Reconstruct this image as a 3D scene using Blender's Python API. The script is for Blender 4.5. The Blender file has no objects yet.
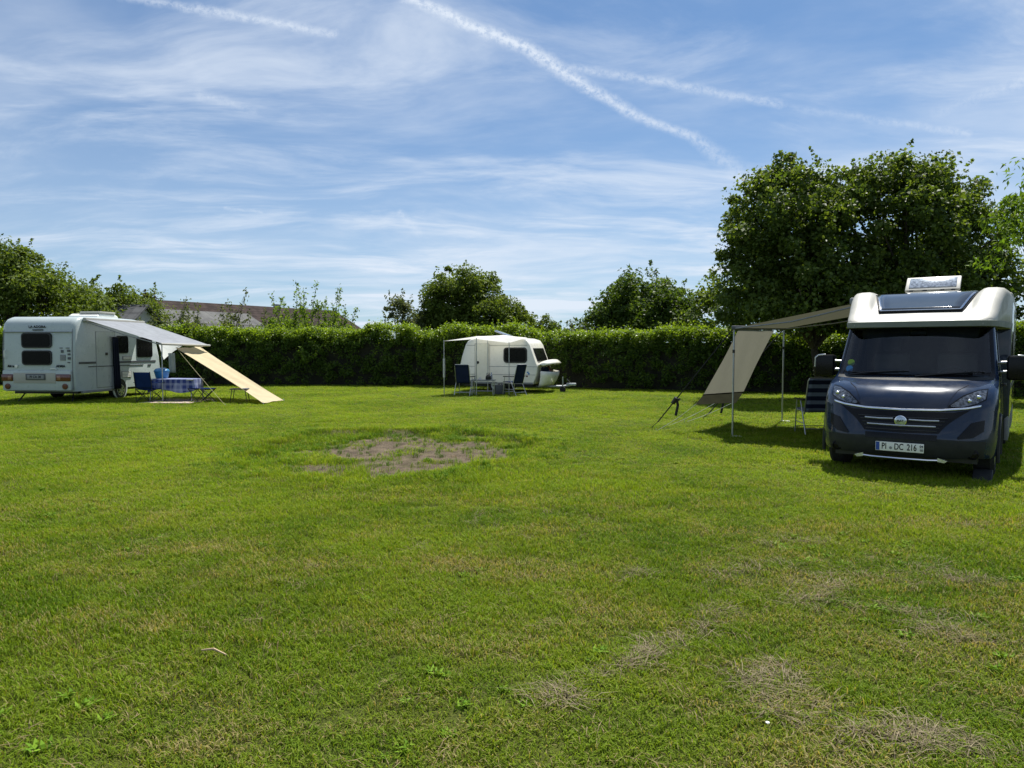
import bpy, bmesh, math, random
import numpy as np
from mathutils import Vector, Matrix
R = math.radians
scene = bpy.context.scene
COL = scene.collection
rnd = random.Random(7)
# ------------------------------------------------------------------ node helpers
class NT:
    def __init__(s, nt): s.nt = nt
    def n(s, t, **kw):
        nd = s.nt.nodes.new(t)
        for k, v in kw.items(): setattr(nd, k, v)
        return nd
    def _in(s, sock, v):
        if v is None: return
        if hasattr(v, 'is_output'): s.nt.links.new(v, sock)
        else: sock.default_value = v
    def m(s, op, a, b=None, c=None, clamp=False):
        nd = s.n('ShaderNodeMath', operation=op, use_clamp=clamp)
        for i, v in enumerate((a, b, c)): s._in(nd.inputs[i], v)
        return nd.outputs[0]
    def vm(s, op, a, b=None, out=0):
        nd = s.n('ShaderNodeVectorMath', operation=op)
        s._in(nd.inputs[0], a); s._in(nd.inputs[1], b)
        return nd.outputs[out]
    def sstep(s, v, lo, hi, a=0.0, b=1.0):
        nd = s.n('ShaderNodeMapRange', interpolation_type='SMOOTHSTEP')
        for i, q in enumerate((v, lo, hi, a, b)): s._in(nd.inputs[i], q)
        return nd.outputs[0]
    def noise(s, vec, scale, detail=4.0, rough=.55, dist=0.0):
        nd = s.n('ShaderNodeTexNoise')
        s._in(nd.inputs['Vector'], vec); nd.inputs['Scale'].default_value = scale
        nd.inputs['Detail'].default_value = detail; nd.inputs['Roughness'].default_value = rough
        nd.inputs['Distortion'].default_value = dist
        return nd.outputs[0]
    def mix(s, f, a, b):
        nd = s.n('ShaderNodeMix', data_type='RGBA')
        s._in(nd.inputs[0], f); s._in(nd.inputs[6], a if hasattr(a, 'is_output') else (*a[:3], 1)); s._in(nd.inputs[7], b if hasattr(b, 'is_output') else (*b[:3], 1))
        return nd.outputs[2]
    def comb(s, x, y, z):
        nd = s.n('ShaderNodeCombineXYZ')
        for i, v in enumerate((x, y, z)): s._in(nd.inputs[i], v)
        return nd.outputs[0]
    def sep(s, v):
        nd = s.n('ShaderNodeSeparateXYZ'); s._in(nd.inputs[0], v); return nd.outputs
    def link(s, a, b): s.nt.links.new(a, b)

def new_mat(name):
    m = bpy.data.materials.new(name); m.use_nodes = True
    m.node_tree.nodes.clear()
    t = NT(m.node_tree); out = t.n('ShaderNodeOutputMaterial')
    return m, t, out
def mat(name, col, rough=.5, metal=0.0, var=.12, scale=6.0, bump=0.0, bscale=60.0, coat=0.0, spec=.5, dirt=None):
    m, t, out = new_mat(name)
    p = t.n('ShaderNodeBsdfPrincipled'); t.link(p.outputs[0], out.inputs[0])
    tc = t.n('ShaderNodeTexCoord').outputs['Object']
    n = t.noise(tc, scale, 5.0, .6)
    lo = tuple(c * (1 - var) for c in col); hi = tuple(min(1, c * (1 + var)) for c in col)
    c = t.mix(t.sstep(n, .3, .7), lo, hi)
    if dirt:
        d = t.sstep(t.noise(tc, scale * 2.3, 8.0, .7), .52, .8)
        c = t.mix(t.m('MULTIPLY', d, dirt[1]), c, dirt[0])
    t.link(c, p.inputs['Base Color'])
    p.inputs['Roughness'].default_value = rough
    t.link(t.sstep(t.noise(tc, scale * 3, 4.0), .2, .8, max(.02, rough * .8), min(1, rough * 1.2)), p.inputs['Roughness'])
    p.inputs['Metallic'].default_value = metal; p.inputs['Coat Weight'].default_value = coat
    p.inputs['Coat Roughness'].default_value = .04; p.inputs['Specular IOR Level'].default_value = spec
    if bump:
        b = t.n('ShaderNodeBump'); b.inputs['Strength'].default_value = bump; b.inputs['Distance'].default_value = .01
        t.link(t.noise(tc, bscale, 3.0), b.inputs['Height']); t.link(b.outputs[0], p.inputs['Normal'])
    return m
def cloth(name, col, trans=.35, tcol=None, var=.1, scale=4.0, stripes=None):
    m, t, out = new_mat(name)
    tc = t.n('ShaderNodeTexCoord').outputs['Object']
    n = t.noise(tc, scale, 6.0, .6)
    c = t.mix(t.sstep(n, .3, .7), tuple(x * (1 - var) for x in col), tuple(min(1, x * (1 + var)) for x in col))
    if stripes: c = stripes(t, tc, c)
    d = t.n('ShaderNodeBsdfDiffuse'); tr = t.n('ShaderNodeBsdfTranslucent'); mx = t.n('ShaderNodeMixShader')
    b = t.n('ShaderNodeBump'); b.inputs['Strength'].default_value = .35; b.inputs['Distance'].default_value = .01
    t.link(t.noise(tc, 18.0, 4.0), b.inputs['Height'])
    for q in (d, tr): t.link(b.outputs[0], q.inputs['Normal'])
    t.link(c, d.inputs[0])
    if tcol: tr.inputs[0].default_value = (*tcol, 1)
    else: t.link(c, tr.inputs[0])
    mx.inputs[0].default_value = trans
    t.link(d.outputs[0], mx.inputs[1]); t.link(tr.outputs[0], mx.inputs[2]); t.link(mx.outputs[0], out.inputs[0])
    return m
def leafmat(name, c0, c1, c2, trans=.4, rough=.6, young=None):
    """three leaf colours mixed by the per-leaf attribute 'tint'"""
    m, t, out = new_mat(name)
    a = t.n('ShaderNodeAttribute', attribute_name='tint').outputs['Fac']
    c = t.mix(t.sstep(a, 0.0, .5), c0, c1); c = t.mix(t.sstep(a, .5, 1.0), c, c2)
    if young:
        y = t.n('ShaderNodeAttribute', attribute_name='young').outputs['Fac']
        c = t.mix(y, c, young)
    p = t.n('ShaderNodeBsdfPrincipled'); t.link(c, p.inputs['Base Color'])
    p.inputs['Roughness'].default_value = rough; p.inputs['Specular IOR Level'].default_value = .2
    tr = t.n('ShaderNodeBsdfTranslucent')
    g = t.n('ShaderNodeMix', data_type='RGBA', blend_type='MULTIPLY'); g.inputs[0].default_value = 1
    t.link(c, g.inputs[6]); g.inputs[7].default_value = (1.5, 1.45, .5, 1)
    t.link(g.outputs[2], tr.inputs[0])
    mx = t.n('ShaderNodeMixShader'); mx.inputs[0].default_value = trans
    t.link(p.outputs[0], mx.inputs[1]); t.link(tr.outputs[0], mx.inputs[2]); t.link(mx.outputs[0], out.inputs[0])
    return m

# ------------------------------------------------------------------ mesh helpers
class MB:
    def __init__(s): s.V = []; s.F = []; s.M = []; s.mi = 0
    def add(s, vs, fs):
        o = len(s.V); s.V += [tuple(v) for v in vs]; s.F += [tuple(o + i for i in f) for f in fs]; s.M += [s.mi] * len(fs)
        return s
    def box(s, x0, x1, y0, y1, z0, z1):
        return s.add([(x, y, z) for z in (z0, z1) for y in (y0, y1) for x in (x0, x1)],
                     [(0, 2, 3, 1), (4, 5, 7, 6), (0, 1, 5, 4), (2, 6, 7, 3), (0, 4, 6, 2), (1, 3, 7, 5)])
    def rbox(s, x0, x1, y0, y1, z0, z1, b=.01, seg=2):
        bm = bmesh.new(); bmesh.ops.create_cube(bm, size=1)
        for v in bm.verts: v.co = Vector(((x0 + x1) / 2 + v.co.x * (x1 - x0), (y0 + y1) / 2 + v.co.y * (y1 - y0), (z0 + z1) / 2 + v.co.z * (z1 - z0)))
        bmesh.ops.bevel(bm, geom=bm.edges[:], offset=b, segments=seg, affect='EDGES', profile=.6)
        bm.verts.index_update()
        s.add([v.co[:] for v in bm.verts], [[v.index for v in f.verts] for f in bm.faces]); bm.free(); return s
    def loft(s, rings, closed=True, c0=False, c1=False):
        n = len(rings[0]); vs = [p for r in rings for p in r]; fs = []
        for i in range(len(rings) - 1):
            for j in range(n if closed else n - 1):
                k = (j + 1) % n
                fs.append((i * n + j, i * n + k, (i + 1) * n + k, (i + 1) * n + j))
        if c0: fs.append(tuple(range(n))[::-1])
        if c1: fs.append(tuple((len(rings) - 1) * n + j for j in range(n)))
        return s.add(vs, fs)
    def tube(s, pts, r, n=8, cap=True):
        pts = [Vector(p) for p in pts]; rr = r if isinstance(r, (list, tuple)) else [r] * len(pts)
        rings = []; up = None
        for i, p in enumerate(pts):
            d = (pts[min(i + 1, len(pts) - 1)] - pts[max(i - 1, 0)])
            d = d.normalized() if d.length > 1e-9 else Vector((0, 0, 1))
            if up is None:
                up = Vector((1, 0, 0)) if abs(d.x) < .8 else Vector((0, 1, 0))
            a = (up - d * up.dot(d)).normalized(); up = a; b = d.cross(a)
            rings.append([tuple(p + (a * math.cos(t) + b * math.sin(t)) * rr[i]) for t in [2 * math.pi * k / n for k in range(n)]])
        return s.loft(rings, True, cap, cap)
    def lathe(s, prof, c=(0, 0, 0), axis='z', n=20):
        rings = []
        for r, h in prof:
            q = []
            for k in range(n):
                a = 2 * math.pi * k / n; u, v = r * math.cos(a), r * math.sin(a)
                q.append({'z': (c[0] + u, c[1] + v, c[2] + h), 'y': (c[0] + u, c[1] + h, c[2] + v), 'x': (c[0] + h, c[1] + u, c[2] + v)}[axis])
            rings.append(q)
        return s.loft(rings, True, True, True)
    def prism(s, poly, axis, a, b):
        def P(u, v, w): return {'x': (w, u, v), 'y': (u, w, v), 'z': (u, v, w)}[axis]
        n = len(poly)
        return s.add([P(u, v, a) for u, v in poly] + [P(u, v, b) for u, v in poly],
                     [tuple(range(n))[::-1], tuple(range(n, 2 * n))] + [(i, (i + 1) % n, n + (i + 1) % n, n + i) for i in range(n)])
    def build(s, name, m, parent=None, smooth=35, solid=0, bevel=0):
        me = bpy.data.meshes.new(name); me.from_pydata(s.V, [], s.F); me.update()
        bm = bmesh.new(); bm.from_mesh(me); bmesh.ops.recalc_face_normals(bm, faces=bm.faces[:]); bm.to_mesh(me); bm.free()
        for q in (m if isinstance(m, (list, tuple)) else [m]): me.materials.append(q)
        if any(s.M): me.polygons.foreach_set('material_index', s.M)
        if smooth:
            me.polygons.foreach_set('use_smooth', [True] * len(me.polygons)); me.set_sharp_from_angle(angle=R(smooth))
        o = bpy.data.objects.new(name, me); COL.objects.link(o)
        if parent: o.parent = parent
        if solid: q = o.modifiers.new('Solidify', 'SOLIDIFY'); q.thickness = solid; q.offset = 0
        if bevel: q = o.modifiers.new('Bevel', 'BEVEL'); q.width = bevel; q.segments = 2; q.limit_method = 'ANGLE'
        return o
def rrect(x0, x1, y0, y1, r, n=5):
    p = []
    for cx, cy, a0 in ((x1 - r, y1 - r, 0), (x0 + r, y1 - r, 90), (x0 + r, y0 + r, 180), (x1 - r, y0 + r, 270)):
        for k in range(n + 1):
            a = R(a0 + 90 * k / n); p.append((cx + r * math.cos(a), cy + r * math.sin(a)))
    return p
def tag(o, label, cat, group=None, kind=None):
    if label: o['label'] = label
    if cat: o['category'] = cat
    if group: o['group'] = group
    if kind: o['kind'] = kind
    return o
def empty(name, loc, rz, label, cat, group=None):
    o = bpy.data.objects.new(name, None); COL.objects.link(o); o.empty_display_size = .1
    o.location = loc; o.rotation_euler = (0, 0, rz); return tag(o, label, cat, group)
def copy_tree(o, parent=None):
    c = o.copy(); COL.objects.link(c)
    if parent: c.parent = parent
    for ch in [q for q in bpy.data.objects if q.parent == o]: copy_tree(ch, c)
    return c
def text(name, body, size, m, parent, M, extrude=.0015, spacing=1.0, align='CENTER', bold=0):
    cu = bpy.data.curves.new(name, 'FONT'); cu.body = body; cu.size = size; cu.extrude = extrude; cu.space_character = spacing
    cu.align_x = align; cu.align_y = 'CENTER'; cu.offset = bold
    t = bpy.data.objects.new(name, cu); COL.objects.link(t)
    me = bpy.data.meshes.new_from_object(t.evaluated_get(bpy.context.evaluated_depsgraph_get()))
    bpy.data.objects.remove(t); bpy.data.curves.remove(cu)
    me.materials.clear(); me.materials.append(m); me.name = name; me.transform(M)
    o = bpy.data.objects.new(name, me); COL.objects.link(o); o.parent = parent
    return o
# text lying in a plane that faces -y (rear / front faces): x stays x, y goes to z
def FACE(x, y, z): return Matrix.Translation((x, y, z)) @ Matrix.Rotation(R(90), 4, 'X')

# ------------------------------------------------------------------ materials
M = dict(
    navy=mat('dark_blue_paint', (.008, .018, .045), .26, 0, .1, 2, coat=.75, spec=.12),
    black=mat('black_plastic', (.012, .012, .013), .45, 0, .2, 12),
    gloss=mat('gloss_black', (.005, .005, .006), .2, 0, .2, 9, spec=.2),
    grey=mat('grey_plastic', (.028, .03, .03), .6, 0, .15, 9, spec=.2),
    tyre=mat('tyre_rubber', (.014, .014, .014), .8, 0, .25, 20, .3),
    alloy=mat('alloy', (.55, .56, .58), .3, .9, .08, 9),
    chrome=mat('chrome', (.8, .81, .83), .12, 1, .03, 9),
    steel=mat('grey_steel_tube', (.45, .46, .47), .35, .85, .08, 9),
    glass=mat('tinted_glass', (.005, .008, .011), .05, 0, .2, 3, spec=.6),
    pane=mat('acrylic_window', (.004, .004, .004), .3, 0, .2, 3, spec=.12),
    roofglass=mat('roof_window_glass', (.05, .055, .06), .06, .25, .1, 3, coat=1.0),
    white=mat('white_gelcoat', (.37, .36, .315), .5, 0, .04, 1.5, coat=.12, dirt=((.5, .5, .46), .35)),
    cream=mat('cream_gelcoat', (.76, .74, .66), .3, 0, .05, 1.5, coat=.4, dirt=((.5, .48, .4), .3)),
    caravan=mat('caravan_white', (.41, .465, .46), .3, 0, .04, 1.5, coat=.3, dirt=((.33, .36, .34), .5)),
    trim=mat('grey_trim', (.2, .21, .22), .5, 0, .1, 9),
    stripe=mat('graphite_stripe', (.07, .075, .085), .4, 0, .1, 9),
    redlamp=mat('red_lamp_lens', (.10, .018, .014), .15, 0, .2, 40, coat=.5),
    amber=mat('amber_lamp_lens', (.28, .13, .08), .15, 0, .2, 40, coat=.5),
    lens=mat('clear_lamp_lens', (.35, .38, .42), .12, .4, .5, 30, coat=1.0),
    plate=mat('plate_white', (.75, .75, .7), .35, 0, .05, 9),
    euro=mat('plate_blue', (.015, .06, .3), .4, 0, .1, 9),
    ink=mat('black_ink', (.010, .010, .012), .7, 0, .1, 9, spec=.02),
    green=mat('sticker_green', (.2, .35, .05), .5), blue=mat('sticker_blue', (.05, .2, .45), .5),
    badge=mat('badge_blue_silver', (.4, .45, .5), .2, .7, .3, 30),
    lipshade=mat('cap_lip_shade', (.16, .18, .155), .5, 0, .1, 4), lampin=mat('headlamp_glass', (.10, .11, .125), .15, .6, .95, 34, coat=1.0), galv=mat('galvanised_steel', (.4, .42, .43), .45, .7, .15, 14),
    khaki=cloth('khaki_fabric', (.20, .20, .15), .5, (.22, .215, .165)),
    canopycloth=cloth('khaki_canopy_fabric', (.15, .148, .105), .3, (.105, .105, .072)),
    skirt=cloth('dark_mesh_fabric', (.035, .036, .025), .4, (.05, .05, .032)),
    greycloth=cloth('grey_canopy_fabric', (.37, .39, .43), .4, (.37, .39, .43)),
    whitecloth=cloth('white_canopy_fabric', (.8, .8, .78), .5, (.8, .8, .78)),
    beige=cloth('beige_fabric', (.60, .51, .34), .3, (.5, .4, .22), var=.05),
    towel=cloth('pale_towel', (.42, .48, .46), .2),
    navycloth=cloth('navy_fabric', (.02, .028, .06), .1, (.02, .03, .07)),
    bluecloth=cloth('blue_fabric', (.014, .03, .1), .15, (.02, .04, .12)),
    curtain=cloth('dark_curtain', (.018, .022, .035), .1),
    tub=mat('blue_plastic', (.02, .17, .36), .3, 0, .1, 6, coat=.3),
    pink=mat('ground_mat_weave', (.42, .32, .28), .9, 0, .2, 14, .4),
    rope=mat('white_cord', (.6, .6, .55), .8), yellowrope=mat('yellow_cord', (.32, .29, .15), .8),
    strap=mat('black_webbing', (.008, .008, .009), .7),
    bark=mat('bark', (.035, .028, .02), .9, 0, .3, 8, .8, 14),
    twig=mat('twigs', (.02, .02, .01), .9, 0, .4, 6, .8, 10),
    brick=None)
def check(t, tc, c):
    s = t.sep(tc); out = c
    for k, f in ((0, 38.0), (1, 38.0), (2, 38.0)):
        out = t.mix(t.m('MULTIPLY', t.sstep(t.m('SINE', t.m('MULTIPLY', s[k], f)), .1, .35), .26), out, (.55, .6, .75))
    return out
M['check'] = cloth('blue_check_cloth', (.05, .075, .24), .2, stripes=check)
def bands(t, tc, c):
    z = t.sep(tc)[2]; w = t.m('SINE', t.m('MULTIPLY_ADD', z, 42.0, 1.4))
    return t.mix(t.sstep(w, -.1, .25), c, (.19, .22, .27))
M['striped'] = cloth('striped_fabric', (.02, .026, .05), .12, stripes=bands)

m, t, out = new_mat('windscreen_glass')
gl = t.n('ShaderNodeBsdfGlossy'); gl.inputs['Roughness'].default_value = .02; gl.inputs[0].default_value = (.9, .95, 1, 1)
tp = t.n('ShaderNodeBsdfTransparent'); tp.inputs[0].default_value = (.62, .70, .72, 1)
fr_ = t.n('ShaderNodeFresnel'); fr_.inputs[0].default_value = 1.5; mx = t.n('ShaderNodeMixShader')
t.link(fr_.outputs[0], mx.inputs[0]); t.link(tp.outputs[0], mx.inputs[1]); t.link(gl.outputs[0], mx.inputs[2]); t.link(mx.outputs[0], out.inputs[0])
M['screen'] = m; M['seat'] = mat('seat_cloth', (.10, .09, .08), .9); M['lining'] = mat('cab_lining', (.06, .058, .055), .9)
# ------------------------------------------------------------------ camera, light, sky
FPX = 710.0; PITCH = math.atan(36 / FPX); CAMZ = 1.6
cam = bpy.data.cameras.new('camera'); cam.sensor_width = 36; cam.lens = FPX / 1024 * 36; cam.clip_end = 2000; cam.clip_start = .05
co = bpy.data.objects.new('camera', cam); COL.objects.link(co); co.location = (0, 0, CAMZ); co.rotation_euler = (R(90) - PITCH, 0, 0)
scene.camera = co
AZ, EL = R(28), R(61.5)
SUN = Vector((math.sin(AZ) * math.cos(EL), math.cos(AZ) * math.cos(EL), math.sin(EL)))
sl = bpy.data.lights.new('sun', 'SUN'); sl.energy = 5.0; sl.angle = R(.5); sl.color = (1, .96, .88)
so = bpy.data.objects.new('sun', sl); COL.objects.link(so); so.rotation_euler = SUN.to_track_quat('Z', 'Y').to_euler(); so.location = (10, 20, 40)
w = bpy.data.worlds.new('World'); scene.world = w; w.use_nodes = True; w.node_tree.nodes.clear()
t = NT(w.node_tree)
wo = t.n('ShaderNodeOutputWorld'); bg = t.n('ShaderNodeBackground'); t.link(bg.outputs[0], wo.inputs[0])
sky = t.n('ShaderNodeTexSky', sky_type='NISHITA'); sky.sun_disc = False; sky.sun_elevation = EL; sky.sun_rotation = AZ
sky.air_density = 1.0; sky.dust_density = .4; sky.ozone_density = 3.0; sky.altitude = 50
D = t.n('ShaderNodeTexCoord').outputs['Generated']
dx, dy, dz = t.sep(D)
zc = t.m('MAXIMUM', t.m('ADD', dz, .10), .06)
qx, qy = t.m('DIVIDE', dx, zc), t.m('DIVIDE', dy, zc)
q = t.comb(qx, qy, 0.0)
# thin high cloud lies on a plane overhead, drawn out along the wind
def rot(v, a, sx, sy):
    mp = t.n('ShaderNodeMapping'); mp.inputs['Rotation'].default_value = (0, 0, a); mp.inputs['Scale'].default_value = (sx, sy, 1); t.link(v, mp.inputs[0]); return mp.outputs[0]
warp = t.n('ShaderNodeTexNoise'); warp.inputs['Scale'].default_value = .5; warp.inputs['Detail'].default_value = 3; t.link(q, warp.inputs['Vector'])
qw = t.vm('ADD', q, t.vm('MULTIPLY', t.vm('SUBTRACT', warp.outputs['Color'], (.5, .5, .5)), (1.1, 1.1, 0)))
n1 = t.noise(rot(qw, R(24), .36, .62), 1.0, 7.0, .6, .2)
n2 = t.noise(rot(qw, R(-32), .5, 1.25), 1.5, 8.0, .62, .4)
n3 = t.noise(rot(q, R(75), .2, .5), .55, 3.0, .5)
cir = t.m('ADD', t.m('MULTIPLY', t.sstep(n1, .42, .70), .50), t.m('MULTIPLY', t.sstep(n2, .45, .73), .46))
cir = t.m('MULTIPLY', cir, t.sstep(n3, .25, .6, .45, 1.0))
veil = t.sstep(dz, .0, .40, .48, .15)
dens = t.m('ADD', cir, veil)
# contrails: straight trails high up, in the plane (x/y, z/y) of sky directions ahead
gy = t.m('MAXIMUM', dy, .05)
g = t.comb(t.m('DIVIDE', dx, gy), t.m('DIVIDE', dz, gy), 0.0)
gw = t.n('ShaderNodeTexNoise'); gw.inputs['Scale'].default_value = 26; gw.inputs['Detail'].default_value = 5; gw.inputs['Roughness'].default_value = .6; t.link(g, gw.inputs['Vector'])
gd = t.vm('ADD', g, t.vm('MULTIPLY', t.vm('SUBTRACT', gw.outputs['Color'], (.5, .5, .5)), (.010, .014, 0)))
gn = t.noise(g, 110.0, 6.0, .7)
def sky_dir(px, py):
    cx, cy = (px - 512) / FPX, (384 - py) / FPX
    y = math.cos(PITCH) + cy * math.sin(PITCH); z = -math.sin(PITCH) + cy * math.cos(PITCH)
    return cx / y, z / y
def trail(a, b, w0, w1, s0, s1):
    A, B = Vector((*sky_dir(*a), 0)), Vector((*sky_dir(*b), 0)); d = B - A
    rel = t.vm('SUBTRACT', gd, tuple(A))
    u = t.m('DIVIDE', t.vm('DOT_PRODUCT', rel, tuple(d), out=1), d.length_squared, clamp=False)
    uc = t.m('MINIMUM', t.m('MAXIMUM', u, 0.0), 1.0)
    sc = t.n('ShaderNodeVectorMath', operation='SCALE'); sc.inputs[0].default_value = d; t.link(uc, sc.inputs['Scale'])
    dist = t.vm('LENGTH', t.vm('SUBTRACT', rel, sc.outputs[0]), out=1)
    wd = t.m('MULTIPLY_ADD', uc, (w1 - w0) / FPX * .8, w0 / FPX * .8)
    v = t.m('DIVIDE', dist, wd)
    return t.m('MULTIPLY', t.sstep(v, -.2, 1.6, 1.0, 0.0), t.m('MULTIPLY', t.m('MULTIPLY_ADD', uc, s1 - s0, s0), t.sstep(gn, .34, .6, .3, 1.0)))
tr = None
for a in (((405, -4), (525, 48), 7, 8, .7, .85), ((525, 48), (585, 86), 9, 9, .85, .72), ((585, 86), (650, 122), 8, 6, .75, .6), ((650, 122), (695, 138), 5, 6, .6, .5), ((695, 138), (752, 182), 8, 15, .45, .2),
          ((555, 66), (640, 78), 5, 6, .38, .42), ((640, 78), (780, 104), 6, 5, .42, .36), ((780, 104), (968, 134), 4, 5, .12, .3),
          ((120, -4), (210, 10), 6, 6, .4, .5), ((210, 10), (334, 34), 6, 5, .5, .45), ((935, 112), (1040, 76), 7, 8, .12, .3),
          ((400, 214), (418, 232), 4, 6, .3, .2), ((200, 95), (255, 112), 7, 4, .25, .15), ((225, 207), (262, 212), 2, 2, .3, .2)):
    v = trail(*a); tr = v if tr is None else t.m('MAXIMUM', tr, v)
tr = t.m('MULTIPLY', tr, t.m('GREATER_THAN', dy, .06))
dens = t.m('ADD', dens, t.m('MULTIPLY', tr, t.m('SUBTRACT', 1.0, t.m('MULTIPLY', dens, .6))), clamp=True)
dens = t.m('MINIMUM', dens, .96)
CLOUD = (9.6, 10.6, 12.0)
tintsky = t.n('ShaderNodeMix', data_type='RGBA', blend_type='MULTIPLY'); tintsky.inputs[0].default_value = 1; t.link(sky.outputs[0], tintsky.inputs[6]); tintsky.inputs[7].default_value = (.43, .88, 1.20, 1)
t.link(t.mix(dens, tintsky.outputs[2], CLOUD), bg.inputs[0]); bg.inputs[1].default_value = .05
vs = scene.view_settings; vs.view_transform = 'Standard'; vs.look = 'None'; vs.gamma = 1; vs.exposure = .70; vs.use_curve_mapping = False
scene.cycles.max_bounces = 8; scene.cycles.transparent_max_bounces = 8; scene.cycles.use_denoising = True
scene.cycles.caustics_reflective = False; scene.cycles.caustics_refractive = False

# ------------------------------------------------------------------ lawn
MC = (-1.88, 11.1); MRX, MRY = 2.25, 2.65          # worn disc in the lawn
def wob(a): return 1 + .05 * np.sin(3 * a + 1) + .035 * np.sin(5 * a + 2.2) + .02 * np.sin(11 * a)
def disc(x, y):
    a = np.arctan2((y - MC[1]) / MRY, (x - MC[0]) / MRX)
    return np.hypot((x - MC[0]) / MRX, (y - MC[1]) / MRY) / wob(a)
def gz(x, y):
    x = np.asarray(x, float); y = np.asarray(y, float)
    z = .012 * np.sin(x * .9 + .3 * y) * np.sin(y * .7 + 1) + .006 * np.sin(x * 2.7 + 1.3) * np.sin(y * 2.2)
    z = z * np.clip((34 - y) / 6, 0, 1)
    r = disc(x, y); k = np.clip((1.04 - r) / .12, 0, 1); k = k * k * (3 - 2 * k)
    return z - .07 * k + .035 * np.exp(-((r - 1.08) / .13) ** 2)
def GZ(x, y): return float(gz(x, y))

lawn_group = bpy.data.node_groups.new('lawn_colour', 'ShaderNodeTree')
lawn_group.interface.new_socket('Green', in_out='OUTPUT', socket_type='NodeSocketColor')
lawn_group.interface.new_socket('Dry', in_out='OUTPUT', socket_type='NodeSocketFloat')
t = NT(lawn_group); go = t.n('NodeGroupOutput')
P = t.n('ShaderNodeNewGeometry').outputs['Position']
P2 = t.vm('MULTIPLY', P, (1, 1, 0))
a1 = t.noise(P2, .35, 4.0, .6, .4); a2 = t.noise(P2, 1.3, 5.0, .65); a3 = t.noise(rot.__globals__['NT'].__init__ and P2, 6.0, 4.0, .6)
mp = t.n('ShaderNodeMapping'); mp.inputs['Rotation'].default_value = (0, 0, R(32)); mp.inputs['Scale'].default_value = (.22, 1.5, 1); t.link(P2, mp.inputs[0])
a4 = t.noise(mp.outputs[0], 1.0, 4.0, .6, .3)
green = t.mix(t.sstep(a1, .35, .65), (.108, .185, .014), (.225, .31, .02))
green = t.mix(t.sstep(a2, .38, .72, 0, .65), green, (.30, .33, .04))
green = t.mix(t.sstep(a3, .55, .8, 0, .5), green, (.06, .13, .006))
dry = t.m('MULTIPLY', t.sstep(t.m('ADD', t.m('MULTIPLY', a4, .6), t.m('MULTIPLY', a2, .5)), .51, .69), t.sstep(a3, .25, .6, .4, 1))
# the near lawn is drier and thinner than the lush middle
near = t.sstep(t.sep(P)[1], 3.8, 9.0, 1.0, .12)
dry = t.m('MULTIPLY', dry, near)
lush = t.n('ShaderNodeMix', data_type='RGBA', blend_type='MULTIPLY'); t.link(t.sstep(t.sep(P)[1], 4.0, 11.0), lush.inputs[0]); t.link(green, lush.inputs[6]); lush.inputs[7].default_value = (1.14, 1.18, 1.1, 1)
t.link(lush.outputs[2], go.inputs[0]); t.link(dry, go.inputs[1])

m, t, out = new_mat('lawn_ground')
p = t.n('ShaderNodeBsdfPrincipled'); t.link(p.outputs[0], out.inputs[0]); p.inputs['Roughness'].default_value = .95; p.inputs['Specular IOR Level'].default_value = .1
gg = t.n('ShaderNodeGroup'); gg.node_tree = lawn_group
P = t.n('ShaderNodeNewGeometry').outputs['Position']
c = t.mix(t.m('MULTIPLY_ADD', gg.outputs[1], .3, .6), gg.outputs[0], (.045, .04, .018))
fine = t.noise(P, 90.0, 3.0, .7)
c = t.mix(t.sstep(fine, .3, .75, .8, 0), c, (.018, .017, .007))
bare = t.n('ShaderNodeAttribute', attribute_name='bare').outputs['Fac']
soil = t.mix(t.sstep(t.noise(P, 5.0, 6.0, .7), .35, .65), (.075, .058, .04), (.15, .118, .082))
soil = t.mix(t.sstep(t.noise(P, 38.0, 4.0, .7), .5, .75), soil, (.035, .03, .018))
t.link(t.mix(bare, c, soil), p.inputs['Base Color'])
b = t.n('ShaderNodeBump'); b.inputs['Strength'].default_value = .8; b.inputs['Distance'].default_value = .03; t.link(t.noise(P, 45.0, 4.0, .7), b.inputs['Height']); t.link(b.outputs[0], p.inputs['Normal'])
M['lawn'] = m
xs = np.concatenate([np.linspace(-500, -24, 14)[:-1], np.arange(-24, -5, .5), np.arange(-5, 5, .08), np.arange(5, 24, .5), np.linspace(24, 500, 14)])
ys = np.concatenate([np.linspace(-60, -1, 8)[:-1], np.arange(-1, 8, .25), np.arange(8, 14.5, .08), np.arange(14.5, 36, .5), np.linspace(36, 600, 16)])
X, Y = np.meshgrid(xs, ys); Z = gz(X, Y)
nx, ny = len(xs), len(ys)
idx = np.arange(nx * ny).reshape(ny, nx)
F = np.stack([idx[:-1, :-1], idx[:-1, 1:], idx[1:, 1:], idx[1:, :-1]], -1).reshape(-1, 4)
me = bpy.data.meshes.new('lawn'); me.from_pydata(np.stack([X, Y, Z], -1).reshape(-1, 3).tolist(), [], F.tolist()); me.update()
rs = np.random.RandomState(3)
def vnoise(x, y, f, seed):
    """smooth value noise on a lattice"""
    g = np.random.RandomState(seed).rand(97, 97); u, v = np.asarray(x) * f + 500.3, np.asarray(y) * f + 500.7
    i, j = np.floor(u).astype(int), np.floor(v).astype(int); a, b2 = u - i, v - j
    a = a * a * (3 - 2 * a); b2 = b2 * b2 * (3 - 2 * b2); G = lambda p_, q_: g[p_ % 97, q_ % 97]
    return (G(i, j) * (1 - a) + G(i + 1, j) * a) * (1 - b2) + (G(i, j + 1) * (1 - a) + G(i + 1, j + 1) * a) * b2
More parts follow.
